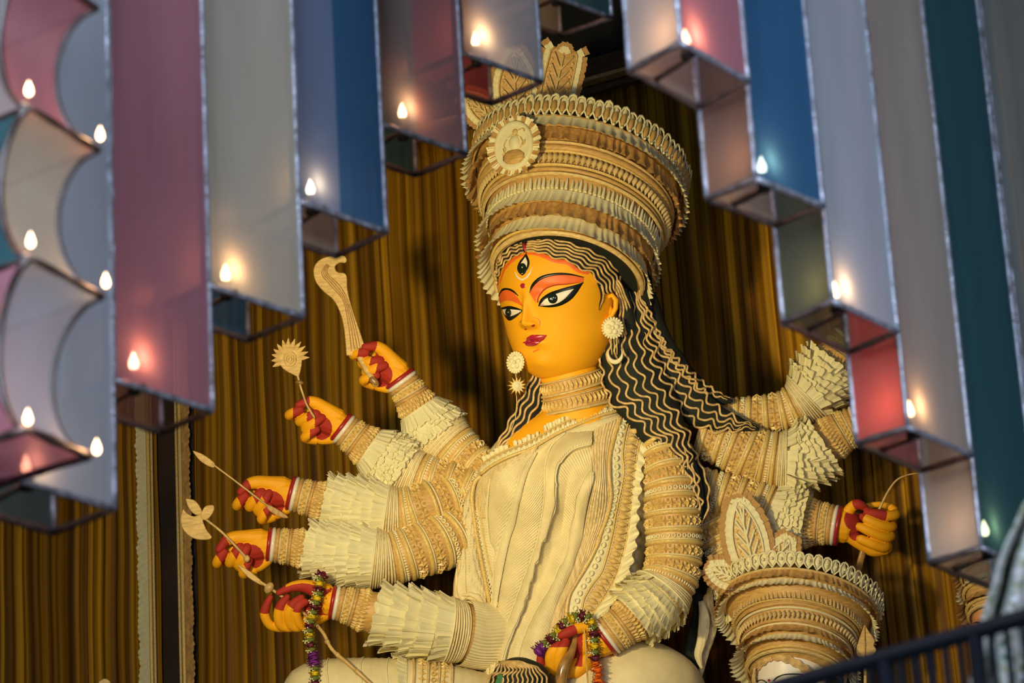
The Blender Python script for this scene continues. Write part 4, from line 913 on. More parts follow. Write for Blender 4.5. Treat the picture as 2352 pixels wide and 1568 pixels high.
relief([(-16, 14), (-22, 2), (-18, -10), (-26, -20)], 1.8, M['jute2']); relief([(20, 16), (26, 4), (20, -8), (30, 0), (32, 8)], 1.8, M['jute2']); relief([(16, 34), (26, 36), (30, 30)], 2, M['jute2']); relief([(-24, -6), (-20, -16), (-8, -22), (10, -20)], 1.4, M['husk'])
# leaf ornaments standing behind the crown front
def leaf_ornament(parent, base, tip, wdt, z, m_out=None, m_in=None, cnt=13, rect=0.0, sc=1.0, zt=0, kind='crest_leaf'):
    b = q((*base, z)); t = q((*tip, z + zt)); Ld = (t - b); ln = Ld.length; Y = Ld.normalized(); X = Vector((Y.y, -Y.x, 0)).normalized(); Zn = X.cross(Y)
    if Zn.z < 0: Zn = -Zn
    def wd(f): 
        w0 = math.sin(pi * min(1, f * .92 + .06)) ** (.75 if rect == 0 else .3); return wdt * (w0 * (1 - rect) + rect * (1 if f < .97 else .8))
    def edge(f, s, o=0, dz=0): return b + Y * (f * ln) + X * (s * (wd(f) + o)) + Zn * dz
    rows = [[b + Y * (f * ln) + X * (wd(f) * (j / 4 - 1)) + Zn * (2 - 3 * abs(j / 4 - 1)) for j in range(9)] for f in [i / 20 for i in range(21)]]
    mb = MB(); mb.grid(rows); mb.grid([[v - Zn * 6 for v in r] for r in rows]); o = mb.build(kind, m_in or M['jute'], parent)
    for s in (-1, 1):
        for k in range(cnt):
            f = (k + .5) / cnt; p = edge(f, s, -3, -1); d = (edge(min(1, f + .03), s) - edge(max(0, f - .03), s)).normalized(); out = (X * s + Y * .35 * f).normalized(); out = (out - d * out.dot(d)).normalized() + Y * .15
            inst('outer_frill', random.choice(FLUTE_TAN), parent, p, d * (ln / cnt * 1.15), out * 24 * sc, Zn * 9); inst('inner_frill', random.choice(FLUTE_CREAM), parent, p + Zn * 3, d * (ln / cnt * 1.1), out * 13 * sc, Zn * 8)
        mb = MB(); mb.tube([edge(f, s, -3, 4) for f in [i / 16 for i in range(17)]], 2.2 * sc, 6); mb.build('leaf_rim', m_out or M['jute2'], parent)
        for k in range(5):
            f = .12 + .15 * k; a = b + Y * (f * ln) + Zn * 5; e = b + Y * ((f + .2) * ln) + X * s * wd(min(1, f + .2)) * .62 + Zn * 5
            mb = MB(); mb.tube([a, (a + e) / 2 + Zn * 2, e], 2.6 * sc, 6, roundcap=True); mb.build('leaf_vein', m_out or M['jute2'], parent)
    for k in range(-1, 2, 2):
        mb = MB()
        for i in range(9):
            f = .15 + .085 * i; mb.piece(DIA, edge(f, k, -11 * sc, 3), X * 4 * sc, Y * 5 * sc, Zn * 5)
        mb.build('leaf_studs', M['gold'], parent)
    for k in range(5):
        a = -.9 + .45 * k; dd = Y * math.cos(a) + X * math.sin(a); inst('outer_frill', random.choice(FLUTE_TAN), parent, t - Y * 8, MXs(dd, Zn) * 16 * sc, dd * 22 * sc, Zn * 8); inst('inner_frill', random.choice(FLUTE_CREAM), parent, t - Y * 8 + Zn * 3, MXs(dd, Zn) * 13 * sc, dd * 13 * sc, Zn * 8)
    mb = MB(); mb.tube([b + Zn * 5, (b + t) / 2 + Zn * 6, b + Y * ln * .9 + Zn * 5], 2.8 * sc, 6, roundcap=True); mb.build('leaf_spine', m_out or M['jute2'], parent); return o
def MXs(d, n): return d.cross(n).normalized()
CREST = MB(); CREST.tube([(1130, 300, -140), (1190, 285, -140), (1250, 280, -140), (1310, 280, -145)], 12, 8, flat=.5); CREST = CREST.build('crown_crest', M['jute'], ST)
leaf_ornament(CREST, (1150, 290), (1070, 222), 24, -150); leaf_ornament(CREST, (1185, 285), (1180, 120), 40, -150); leaf_ornament(CREST, (1258, 285), (1298, 112), 36, -155, rect=.85)
# earrings
def earring(c, r, nm, parent, n_=Vector((.1, 0, 1)), sx=1.0):
    n_ = n_.normalized(); X = (Vector((1, 0, 0)) - n_ * n_.x).normalized() * sx; Y = n_.cross(X.normalized())
    mb = MB(); mb.grid([[c + (X * math.cos(a) + Y * math.sin(a)) * r * k + n_ * z for a in [2 * pi * j / 32 for j in range(32)]] for k, z in ((.05, 4), (.45, 4), (.6, 2), (.8, 3), (.86, 0), (.86, -6))], cc=True)
    mb.piece(BEAD, c + n_ * 6, X * r * .18, Y * r * .18, n_ * 4); o = mb.build(nm, M['pith'], parent)
    for k in range(5):
        a = 2 * pi * k / 5 + .3; d = X * math.cos(a) + Y * math.sin(a); t = MB(); t.piece(BEAD, c + d * r * .38 + n_ * 3.5, d * r * .28, d.cross(n_).normalized() * r * .24, n_ * 3); t.build('flower_petal', M['pith'], o)
    for k in range(22):
        a = 2 * pi * k / 22; d = X * math.cos(a) + Y * math.sin(a); inst('rim_bead', DOT_ME, o, c + d * r * .92, d * 3.6, d.cross(n_).normalized() * 3.0, n_ * 3)
    return o
e1 = earring(q((1407, 753, 96)), 25, 'earring', ST); e2 = earring(q((1184, 832, 66)), 25, 'earring', ST, Vector((-.5, .1, 1)), .9)
def crescent(c, r, parent):
    mb = MB(); n = 26; rows = []
    for i in range(n):
        a = math.radians(-215 + 250 * i / (n - 1)); th = 1.0 + 8.5 * math.sin(pi * i / (n - 1)) ** 1.3; cc_ = Vector((c.x + r * math.cos(a) * .85, c.y + r * math.sin(a), c.z)); d = Vector((math.cos(a), math.sin(a), 0))
        rows.append([cc_ + d * th * .6 * math.cos(b) + Vector((0, 0, 1)) * min(4, th) * .8 * math.sin(b) for b in [2 * pi * j / 8 for j in range(8)]])
    mb.grid(rows, cc=True, cap=True); mb.build('crescent_pendant', M['pith'], parent)
crescent(q((1413, 812, 98)), 19, e1)
for dx in (-4, 2, 7):
    mb = MB(); mb.tube([(1408 + dx, 778, 96), (1409 + dx * 1.2, 800, 96), (1410 + dx, 814, 96)], 1.4, 6); mb.build('pendant_cord', M['jute2'], e1)
sc_ = q((1188, 886, 66)); mb = MB()
mb.grid([[sc_ + Vector((math.cos(a), math.sin(a), 0)) * k + Vector((0, 0, z)) for a in [2 * pi * j / 24 for j in range(24)]] for k, z in ((.2, 6), (6, 6), (7, 3), (11, 4), (12, 0), (12, -4))], cc=True)
SUN = mb.build('sun_pendant', M['pith'], e2)
def _ray(a):
    d = Vector((math.cos(a), math.sin(a), 0)); n_ = Vector((0, 0, 1)); t = d.cross(n_); m_ = MB(); m_.add([sc_ + d * 10 + t * 3.4, sc_ + d * 10 - t * 3.4, sc_ + d * 25, sc_ + d * 13 + n_ * 4, sc_ + d * 10 - n_ * 3], [(0, 3, 2), (3, 1, 2), (0, 2, 4), (1, 4, 2), (0, 4, 1, 3)]); return m_
rm = MB()
for k in range(13):
    x = _ray(2 * pi * k / 13 + .2); rm.add(x.v, x.f)
rm.build('sun_rays', M['gold'], e2); mb = MB(); mb.tube([(1184, 856, 60), (1186, 868, 60), (1188, 876, 62)], 1.5, 6); mb.build('pendant_cord', M['jute2'], e2)
mb = MB(); mb.tube([(1186, 895, 58), (1187, 925, 56), (1184, 960, 54), (1170, 1000, 54)], 1.2, 6); mb.build('pendant_cord', M['jute2'], e2)
# ============================================================ arms
def upper(L, arm, s0, s1, nm=True, seed=0):
    """carved armlets from s0 to s1 (distance from the wrist)"""
    s = s0; k = 0; pat = ['rim', 'dash', 'rim', 'star', 'rim', 'star', 'rim', 'coin', 'rim', 'star', 'rim', 'star', 'rim', 'coin', 'rim', 'star', 'rim', 'star']
    k = seed
    while s < s1 - 4:
        p = pat[k % len(pat)]; k += 1; w_ = {'rim': 12, 'dash': 12, 'star': 27, 'coin': 17}[p]; t = (s + w_ / 2) / L.L
        if t > 1: break
        r = L.fr(t)[4]; cnt = int(2 * pi * r / {'rim': 9, 'dash': 7, 'star': 18, 'coin': 12}[p])
        mb = MB()
        if p == 'rim': ring(mb, L, t, 11, 7, base=1, m=0); ring(mb, L, t + 6.5 / L.L, 3.5, 4.5, base=1, m=1); mb.build('carved_rim', [M['gold'], M['pith']], arm)
        elif p == 'dash': studs(mb, L, t, cnt, DIA, 2.0, 5.5, 4, off=1); mb.build('dash_band', M['pith'], arm)
        elif p == 'coin': studs(mb, L, t, cnt, COIN, 5.2, 5.2, 4.5, off=1); mb.build('coin_band', M['pith'], arm)
        else: studs(mb, L, t, cnt, STAR, 10, 13, 9, off=0, m=0); studs(mb, L, t, cnt, PYR, 3.4, 4, 6.5, off=0, m=1, ph=.5, dt=8); studs(mb, L, t, cnt, PYR, 3.4, 4, 6.5, off=0, m=1, ph=.5, dt=-8); mb.build('star_band', [M['gold'], M['jute2']], arm, smooth=False)
        s += w_
def make_arm(pts, fr, cone, up, label=None, sgn=-1, hand=True, joined=False, ln=34, wd=25, alpha=.32, rows=6, seed=0, off=10):
    L = Limb(pts, 100)
    arm = MB(); loft(arm, L, 0, 1, 60, 48, cap=True); arm = arm.build('arm', M['jute'], ST)
    if label: arm['label'] = label
    T = lambda s: s / L.L
    if hand:
        for s, w_, h, m, nm, lb in ((4, 10, 6, M['redbangle'], 'bangle', 'red bangle'), (13, 10, 6, M['whitebangle'], 'bangle', 'white shell bangle'), (23, 10, 5, M['jute'], 'bangle', 'tan bangle')):
            mb = MB(); ring(mb, L, T(s), w_, h, base=0); o = mb.build(nm, m, arm); o['label'] = lb
        mb = MB(); ring(mb, L, T(30), 3, 4, m=1); ring(mb, L, T(47), 3, 4, m=1); r = L.fr(T(38))[4]; c = int(2 * pi * r / 11); studs(mb, L, T(38), c, PYR, 4, 4.5, 5.5, off=0, rot=.78, dt=3); studs(mb, L, T(38), c, PYR, 4, 4.5, 5.5, off=0, rot=.78, ph=.5, dt=-3); mb.build('stud_cuff', [M['gold'], M['pith']], arm, smooth=False)
        mb = MB(); ring(mb, L, T(53), 9, 6); mb.build('carved_rim', M['jute'], arm)
        mb = MB(); r = L.fr(T(66))[4]; c = int(2 * pi * r / 9); studs(mb, L, T(66), c, SPIN, 4.2, 11, 6.5, off=0, m=0); studs(mb, L, T(77), c, SPIN, 4.2, 11, 8, off=1, ph=.5, m=1); mb.build('petal_cuff', [M['carved'], M['gold']], arm)
    f0, f1 = fr; tot = 0
    J = MB() if joined else None
    loft_ = MB(); loft(loft_, L, T(f0), T(f1), 16, 40, off=lambda u, a: off * math.sin(pi * min(1, .15 + u)) ** .5); loft_.build('ruffle_sleeve', M['pith'], arm)
    rmean = L.fr(T((f0 + f1) / 2))[4] + off; cnt = max(8, int(2 * pi * rmean / wd))
    s_in, s_out = (f0 + 4, f1 - ln * .5) if sgn > 0 else (f0 + ln * .75, f1)
    frills(L, arm, s_in, s_out, rows, cnt, ln, wd, alpha, sgn, STRIP_ME, J, STRIPS, off=off * .75, span=(-pi, pi) if joined else (-1.75, 1.75))
    if joined: tag(J.build('ruffle_strips', M['pith'], arm), kind='stuff')
    c0, c1 = cone
    if c1 > c0:
        n = int((c1 - c0) / 4.4)
        for k in range(n):
            mb = MB(); ring(mb, L, T(c0 + 4.4 * k), 4.6, 2.8, base=2.5 + 9 * (1 - k / n) ** 1.5); mb.build('wound_cord', M['pleat'] if k % 2 else M['pith'], arm)
    upper(L, arm, up[0], min(up[1], L.L), seed=seed); return L
AR = {}
AR['a1'] = make_arm([(916, 866, -75, 35), (935, 893, -75, 37), (960, 935, -75, 44), (988, 972, -75, 54), (1016, 1004, -70, 60), (1046, 1034, -62, 58), (1082, 1064, -50, 50), (1130, 1100, -30, 50), (1180, 1130, -20, 50)], (84, 152), (160, 204), (204, 330), 'raised arm holding the sickle sword', sgn=1, alpha=.42, rows=5, ln=34, wd=21)
AR['a2'] = make_arm([(780, 978, -40, 34), (806, 998, -40, 37), (850, 1030, -38, 46), (900, 1062, -36, 56), (940, 1086, -32, 56), (985, 1102, -26, 52), (1050, 1118, -16, 52), (1110, 1140, -10, 52), (1160, 1150, -10, 50)], (84, 166), (174, 220), (220, 420), 'arm holding the flower wand', sgn=1, alpha=.36, rows=6, ln=34, wd=21)
AR['a3'] = make_arm([(664, 1132, 0, 36), (700, 1141, 2, 38), (750, 1154, 5, 43), (800, 1164, 5, 54), (850, 1172, 8, 58), (895, 1180, 10, 58), (935, 1178, 10, 56), (985, 1162, 10, 58), (1050, 1140, -18, 60), (1110, 1130, -40, 56)], (88, 228), (228, 262), (262, 450), 'arm holding the thin arrow', alpha=.26, rows=6)
AR['a4'] = make_arm([(614, 1250, 45, 35), (650, 1254, 46, 38), (700, 1260, 48, 42), (760, 1270, 50, 56), (820, 1276, 52, 62), (870, 1282, 52, 60), (905, 1280, 50, 58), (960, 1262, 42, 60), (1020, 1236, 20, 66), (1075, 1200, -22, 62), (1120, 1170, -40, 58)], (94, 246), (246, 292), (292, 520), 'arm holding the axe', alpha=.22, rows=6)
AR['a5'] = make_arm([(760, 1382, 110, 34), (790, 1388, 110, 38), (840, 1402, 108, 46), (885, 1414, 105, 52), (950, 1430, 100, 62), (1020, 1446, 92, 66), (1060, 1452, 80, 68), (1100, 1460, 60, 72), (1150, 1462, 30, 78)], (110, 275), (275, 312), (900, 901), 'lower arm carrying the flower garland', alpha=.2, rows=5, ln=44, wd=38)
L5 = AR['a5']; mb = MB()
mb.grid([[L5.surf((312 + (L5.L - 312) * i / 11) / L5.L, 2 * pi * j / 240, 1 + 3.6 * abs(math.sin(j * pi / 4)) + 6 * (1 - i / 11) ** 2) for j in range(240)] for i in range(12)], cc=True); mb.build('fibre_cuff', M['cloth'], ST)
AR['b4'] = make_arm([(1386, 1470, 165, 41), (1410, 1452, 165, 43), (1440, 1430, 162, 47), (1470, 1405, 156, 56), (1505, 1378, 148, 64), (1532, 1345, 136, 62), (1546, 1300, 124, 60), (1548, 1250, 116, 60), (1545, 1180, 108, 60), (1538, 1110, 96, 54), (1524, 1050, 76, 46), (1512, 1010, 56, 36)], (84, 176), (176, 200), (200, 640), 'near arm lying in the lap with a garland', joined=True, alpha=.5, rows=5, ln=26, wd=24, seed=1)
AR['b1'] = make_arm([(1960, 770, -60, 38), (1940, 795, -60, 40), (1915, 830, -60, 48), (1885, 870, -60, 56), (1862, 905, -60, 58), (1832, 930, -60, 50), (1800, 944, -60, 42), (1750, 950, -60, 38), (1690, 950, -60, 33), (1640, 948, -60, 28)], (74, 176), (176, 214), (214, 420), 'upper arm ending behind the coral lantern', joined=True, alpha=.5, rows=6, ln=30, wd=26)
AR['b2'] = make_arm([(1978, 972, -20, 40), (1952, 982, -20, 43), (1915, 1004, -20, 48), (1870, 1036, -20, 58), (1830, 1056, -20, 60), (1790, 1058, -20, 62), (1740, 1050, -20, 60), (1690, 1030, -20, 54), (1640, 1012, -20, 46), (1600, 1000, -20, 40)], (100, 196), (196, 220), (220, 420), 'arm whose hand hides behind the coral lantern', joined=True, alpha=.5, rows=6, ln=30, wd=26)
AR['b3'] = make_arm([(1930, 1208, 14, 42), (1905, 1204, 12, 44), (1870, 1200, 8, 50), (1830, 1196, 4, 62), (1785, 1186, 0, 64), (1740, 1168, 0, 60), (1690, 1148, 0, 54), (1640, 1132, 0, 48), (1600, 1120, 0, 44)], (80, 172), (172, 172), (176, 400), 'arm holding the bow', joined=True, alpha=.5, rows=6, ln=32, wd=26)
AR['b5'] = make_arm([(1735, 1395, 20, 50), (1712, 1350, 14, 54), (1690, 1310, 6, 54), (1668, 1262, 0, 50), (1645, 1210, -12, 48), (1620, 1160, -24, 46), (1600, 1130, -30, 44)], (2, 30), (30, 30), (34, 400), 'lowest hind arm, partly behind the small crown', hand=False, joined=True, rows=2)
# ------------------------------------------------------------ hands
def make_hand(name, chains, label, red=None, vox=1.5, flip=False):
    """chains: list of (points (x,y,z,r), red_from or None); merged into one continuous skin"""
    mb = MB(); segs = []
    for ci, (pts, rf) in enumerate(chains):
        S = cr(pts, 26) if len(pts) > 2 else [tuple(pts[0][k] * (1 - f) + pts[1][k] * f for k in range(4)) for f in [i / 12 for i in range(13)]]
        mb.tube([q(p) for p in S], [p[3] for p in S], 14, roundcap=True); n = len(S)
        for i, p in enumerate(S): segs.append((q(p), p[3], ci, i / (n - 1), rf))
    me = bpy.data.meshes.new('tmp'); me.from_pydata([tuple(v) for v in mb.v], [], mb.f); o = bpy.data.objects.new('tmp', me); COL.objects.link(o)
    md = o.modifiers.new('r', 'REMESH'); md.mode = 'VOXEL'; md.voxel_size = vox; s = o.modifiers.new('s', 'SMOOTH'); s.iterations = 3; s.factor = .5
    dg = bpy.context.evaluated_depsgraph_get(); ev = o.evaluated_get(dg); m2 = ev.to_mesh()
    vs = [v.co.copy() for v in m2.vertices]; fs = [tuple(p.vertices) for p in m2.polygons]; ns = [p.normal.copy() for p in m2.polygons]; ev.to_mesh_clear(); bpy.data.objects.remove(o); bpy.data.meshes.remove(me)
    mi = []
    for f, nrm_ in zip(fs, ns):
        c = sum((vs[i] for i in f), Vector()) / len(f); best = min(segs, key=lambda s_: (c - s_[0]).length - s_[1])
        ci, t, rf = best[2], best[3], best[4]; r = 0
        if rf is not None and rf >= 0 and t > rf: r = 1
        if red and red(c, nrm_, ci, t): r = 1
        mi.append(r)
    h = MB(); h.v = vs; h.f = fs; h.m = mi; o = h.build(name, [M['skin'], M['red']], ST); o['label'] = label; return o
def Zh(x, y): return 640 + x * .09564, 880 + y * .09564
HC = [ # template hand (second from the top at left); finger root -> tip ; z up towards the viewer
 ([(783, 980, 0, 33), (768, 972, -2, 31), (752, 968, -8, 29), (735, 970, -18, 24)], None),
 ([(775, 958, 2, 24), (750, 938, 8, 17), (728, 925, 14, 14), (712, 921, 18, 12), (699, 924, 22, 9.5), (687, 928, 24, 7.5)], .74),
 ([(745, 940, -20, 20), (722, 945, -24, 15), (690, 950, -22, 12), (670, 953, -10, 11), (667, 951, 4, 10.5), (678, 945, 16, 10.5), (692, 940, 18, 9)], None),
 ([(745, 960, -24, 20), (718, 964, -24, 14), (697, 967, -14, 11.5), (691, 966, 4, 11), (704, 959, 18, 11), (718, 953, 22, 10), (728, 949, 20, 9)], None),
 ([(748, 985, -24, 20), (726, 985, -24, 14), (708, 986, -12, 11.5), (705, 982, 6, 11), (718, 973, 20, 11), (732, 964, 24, 10), (741, 959, 22, 9)], None),
 ([(750, 1002, -18, 17), (728, 1006, -20, 13), (708, 1006, -10, 11), (703, 1002, 6, 10.5), (713, 995, 16, 10), (722, 989, 18, 9.5), (729, 985, 18, 8.5)], None),
 ([(778, 1000, -4, 15), (760, 1006, -6, 12), (740, 1008, -12, 11)], None),
 ([(770, 985, -22, 22), (748, 985, -26, 22)], None)]
def tmpl(cx, cy, rot, sc, z0):
    ca, sa = math.cos(rot), math.sin(rot); out = []
    for pts, rf in HC: out.append(([(cx + ((x - 783) * ca - (y - 978) * sa) * sc, cy + ((x - 783) * sa + (y - 978) * ca) * sc, z0 + z * sc, r * sc * (1.1 if r < 15 else 1)) for x, y, z, r in pts], rf))
    return out
def tred(cx, cy, rot, sc):
    ca, sa = math.cos(-rot), math.sin(-rot)
    def f(c, n, ci, t):
        x, y = (c.x - cx) / sc, (-c.y - cy) / sc; X = 783 + x * ca - y * sa; Y = 978 + x * sa + y * ca
        if ci in (2, 3, 4, 5) and t > .45: return X > {2: 675, 3: 707, 4: 725, 5: 714}[ci]
        return ci in (0, 6, 7) and n.z > .2 and ((X - 741) / 24) ** 2 + ((Y - 982) / 27) ** 2 < 1 or (ci in (2, 3, 4, 5) and t < .22 and n.z > .3) or (ci == 0 and n.z > .1 and X < 745 and Y > 950)
    return f
for nm, cx, cy, rd, sc, z0, lb in (('a2', 781, 979, 0, 1.0, -38, 'hand with red fingertips around the flower wand'), ('a1', 919, 868, 14, 1.0, -72, 'hand with red fingertips around the sword grip'), ('a3', 665, 1132, -26, 1.04, 2, 'hand with red fingertips around the arrow'), ('a4', 615, 1250, -33, 1.04, 48, 'hand with red fingertips around the axe shaft')):
    rot = math.radians(rd); make_hand('hand', tmpl(cx, cy, rot, sc, z0), lb, tred(cx, cy, rot, sc))
make_hand('hand', [
 ([(762, 1382, 110, 33), (745, 1386, 106, 30), (722, 1398, 100, 25)], None),
 ([(748, 1362, 112, 24), (722, 1352, 116, 19), (696, 1345, 122, 15), (672, 1347, 126, 12), (655, 1354, 128, 9.5), (640, 1361, 128, 7)], None),
 ([(742, 1405, 104, 22), (715, 1424, 100, 18), (690, 1432, 100, 16)], None),
 ([(690, 1432, 98, 14), (652, 1440, 104, 12), (622, 1436, 114, 11), (608, 1412, 124, 11.5), (612, 1390, 130, 10), (621, 1372, 132, 7)], .72),
 ([(695, 1430, 100, 14), (665, 1440, 110, 12), (645, 1434, 120, 12), (640, 1410, 132, 12.5), (646, 1388, 138, 11), (660, 1371, 138, 7.5)], .74),
 ([(705, 1428, 100, 14), (682, 1440, 112, 12), (666, 1430, 124, 12), (663, 1405, 138, 12), (675, 1385, 142, 10.5), (692, 1372, 138, 8)], .72),
 ([(712, 1424, 100, 14), (700, 1438, 112, 12), (686, 1430, 124, 11.5), (680, 1408, 138, 11.5), (686, 1392, 142, 10.5), (702, 1382, 138, 8)], .70)],
 'open curled hand carrying the garland and the spear', lambda c, n, ci, t: (ci == 1 and (n.y < .42 or c.x < 656)) or (ci == 0 and n.z > .3 and (c.x < 740)) or (ci == 2 and n.z > .55 and c.y > -1412))
for_l = lambda c, n, ci, t: (ci in (0, 1) and c.x < 1985 and n.z > .25 and ((c.x - 1960) / 21) ** 2 + ((-c.y - 1192) / 25) ** 2 < 1) or (ci in (0, 2) and n.z > .2 and ((c.x - 1968) / 18) ** 2 + ((-c.y - 1226) / 16) ** 2 < 1)
make_hand('hand', [
 ([(1932, 1207, 14, 41), (1946, 1206, 8, 38), (1962, 1205, -6, 30)], None),
 ([(1965, 1205, -24, 26), (1995, 1210, -30, 26), (2025, 1215, -22, 24)], None),
 ([(1952, 1228, 20, 18), (1975, 1246, 16, 16), (2005, 1262, 6, 16), (2030, 1256, -4, 20)], None),
 ([(1945, 1182, 20, 15), (1955, 1166, 28, 13), (1967, 1158, 34, 12.5), (1978, 1160, 34, 11), (1988, 1166, 30, 8)], .55),
 ([(1990, 1162, -4, 7), (2020, 1158, -6, 7), (2044, 1164, -8, 9), (2052, 1172, -4, 12)], None),
 ([(2035, 1200, -20, 20), (2052, 1180, -4, 12.5), (2056, 1182, 14, 12), (2040, 1184, 30, 12), (2014, 1180, 36, 12), (1993, 1176, 34, 10)], .66),
 ([(2030, 1215, -20, 20), (2048, 1208, 0, 13), (2044, 1210, 18, 12), (2024, 1206, 34, 11.5), (1999, 1196, 40, 11.5), (1981, 1186, 36, 8.5)], .93),
 ([(2025, 1230, -20, 20), (2044, 1230, 0, 13), (2038, 1233, 18, 12), (2018, 1228, 34, 11.5), (1993, 1217, 40, 12), (1975, 1209, 36, 10)], None),
 ([(2015, 1245, -14, 18), (2034, 1254, 2, 13), (2026, 1256, 18, 12), (2004, 1249, 32, 11.5), (1978, 1238, 34, 11)], None)], 'closed hand gripping the bow', for_l)
make_hand('hand', [
 ([(1386, 1470, 165, 39), (1368, 1472, 166, 38), (1352, 1478, 164, 33)], None),
 ([(1372, 1448, 176, 20), (1352, 1440, 186, 15), (1333, 1441, 194, 13.5), (1314, 1448, 200, 13), (1300, 1454, 202, 12), (1289, 1459, 202, 9)], .60),
 ([(1355, 1505, 158, 26), (1340, 1525, 158, 20), (1322, 1542, 160, 16)], None),
 ([(1325, 1530, 150, 20), (1290, 1540, 158, 15), (1271, 1536, 174, 13), (1264, 1512, 188, 13), (1272, 1492, 194, 12.5), (1286, 1479, 194, 9)], None),
 ([(1330, 1525, 150, 20), (1300, 1545, 164, 14), (1284, 1534, 184, 13), (1284, 1508, 198, 13.5), (1292, 1488, 202, 13), (1300, 1474, 198, 10)], None),
 ([(1300, 1530, 140, 14), (1262, 1536, 146, 11), (1243, 1522, 156, 10), (1242, 1506, 160, 9), (1242, 1494, 162, 6)], .62),
 ([(1334, 1478, 152, 25), (1322, 1498, 144, 22)], -1)], 'hand resting in the lap around the curved stick', lambda c, n, ci, t: ci == 6 or (ci in (3, 4) and t > .45 and c.y > -1486) or (ci in (0, 2) and c.x < 1338 and n.z > .1 and n.x < .6 and ci != 1 and c.y > -1530))
make_hand('hand', [([(1978, 972, -20, 36), (1996, 962, -18, 34), (2020, 950, -20, 28)], None), ([(2020, 945, -20, 15), (2050, 935, -14, 12), (2056, 930, 4, 11), (2040, 932, 14, 10)], .6), ([(2022, 962, -20, 15), (2052, 958, -14, 12), (2058, 952, 4, 11), (2040, 952, 14, 10)], .6), ([(2018, 975, -20, 14), (2046, 976, -14, 11), (2050, 970, 4, 10), (2034, 970, 14, 9)], .6), ([(2010, 985, -18, 13), (2036, 990, -12, 10), (2040, 984, 4, 9), (2026, 984, 12, 9)], .6), ([(2000, 945, -10, 14), (2018, 930, 6, 11), (2034, 926, 14, 9)], .7)], 'hand mostly hidden by the coral lantern')
make_hand('hand', [([(1962, 768, -60, 34), (1974, 750, -58, 32), (1984, 730, -60, 26)], None)] + [([(1984, 732 + 3 * k, -60, 15), (2004 + 5 * k, 706 + 13 * k, -50, 12), (2006 + 5 * k, 700 + 13 * k, -32, 11), (1992 + 5 * k, 706 + 13 * k, -24, 9)], .6) for k in range(4)] + [([(1962, 750, -48, 14), (1966, 724, -34, 12), (1980, 708, -26, 9)], .6)], 'hand raised behind the coral lantern')
# ------------------------------------------------------------ legs and lap
TL = Limb([(688, 1640, 110, 40), (712, 1602, 110, 74), (760, 1596, 108, 84), (860, 1600, 104, 90), (960, 1606, 98, 90), (1060, 1622, 84, 88), (1160, 1650, 40, 88)], 90)
mb = MB(); loft(mb, TL, 0, 1, 80, 64, off=lambda t, a: .8 * math.sin(t * 300), cap=True); LEG = mb.build('draped_leg', M['cloth'], ST)
for s in (90, 165, 225):
    mb = MB(); mb.tube([TL.surf((s + 8 * math.sin(a * 2)) / TL.L, a, 1) for a in [-1.9 + 3.8 * i / 30 for i in range(31)]], 2.2, 6); mb.build('cloth_seam', M['pith'], LEG)
for s, nm in ((292, 'star'), (318, 'coin'), (340, 'star')):
    mb = MB(); studs(mb, TL, s / TL.L, 34, STAR if nm == 'star' else COIN, 10 if nm == 'star' else 6, 11 if nm == 'star' else 6, 7, off=1); mb.build('leg_band', M['gold'], LEG, smooth=False)
for s in (276, 306, 330, 356):
    mb = MB(); ring(mb, TL, s / TL.L, 7, 6, base=1); mb.build('leg_rim', M['jute2'], LEG)
J = MB(); frills(TL, LEG, 262, 262, 1, 40, 26, 22, .3, -1, joined=J, pcs=STRIPS, off=2); tag(J.build('leg_frill', M['pith'], LEG), kind='stuff')
HP = Limb([(1290, 1640, 90, 80), (1370, 1600, 84, 96), (1450, 1580, 70, 108), (1520, 1585, 40, 98), (1580, 1620, 0, 60)], 60)
mb = MB(); loft(mb, HP, 0, 1, 60, 120, off=lambda t, a: 2.0 * abs(math.sin(a * 30)) + 2.5 * math.sin(t * 14 + a * 4), cap=True); mb.build('draped_hip', M['cloth'], ST)
SEAT = [(1650, 1300, -50, 270), (1700, 1300, -50, 280), (1800, 1290, -60, 285), (1960, 1290, -60, 290), (2080, 1290, -60, 295)]
rows = [[Vector((cx_ - 60 + r * math.cos(a) * 1.25, -y, z_ + r * .42 * math.sin(a))) for a in [2 * pi * j / 40 for j in range(40)]] for y, cx_, z_, r in SEAT]
mb = MB(); mb.grid(rows, cc=True, cap=True); mb.build('seat_block', M['jute'], ST)
# scarf tails hanging behind the near arm
for pts, m in (([(1598, 1240, 20, 12), (1606, 1320, 10, 22), (1612, 1400, 0, 20), (1598, 1480, -10, 24), (1590, 1600, -10, 30)], M['hair']), ([(1610, 1380, 30, 6), (1618, 1420, 32, 12), (1612, 1470, 34, 11), (1604, 1505, 34, 8), (1612, 1535, 32, 2)], M['cloth']), ([(1630, 1330, 6, 8), (1626, 1390, 8, 14), (1634, 1440, 6, 12), (1620, 1500, 4, 8), (1606, 1560, 2, 4)], M['pleat'])):
    L = Limb(pts, 40, squash=.3); mb = MB(); loft(mb, L, 0, 1, 40, 24, off=lambda t, a: 1.5 * math.sin(a * 7 + t * 12), cap=True); mb.build('scarf_tail', m, ST)
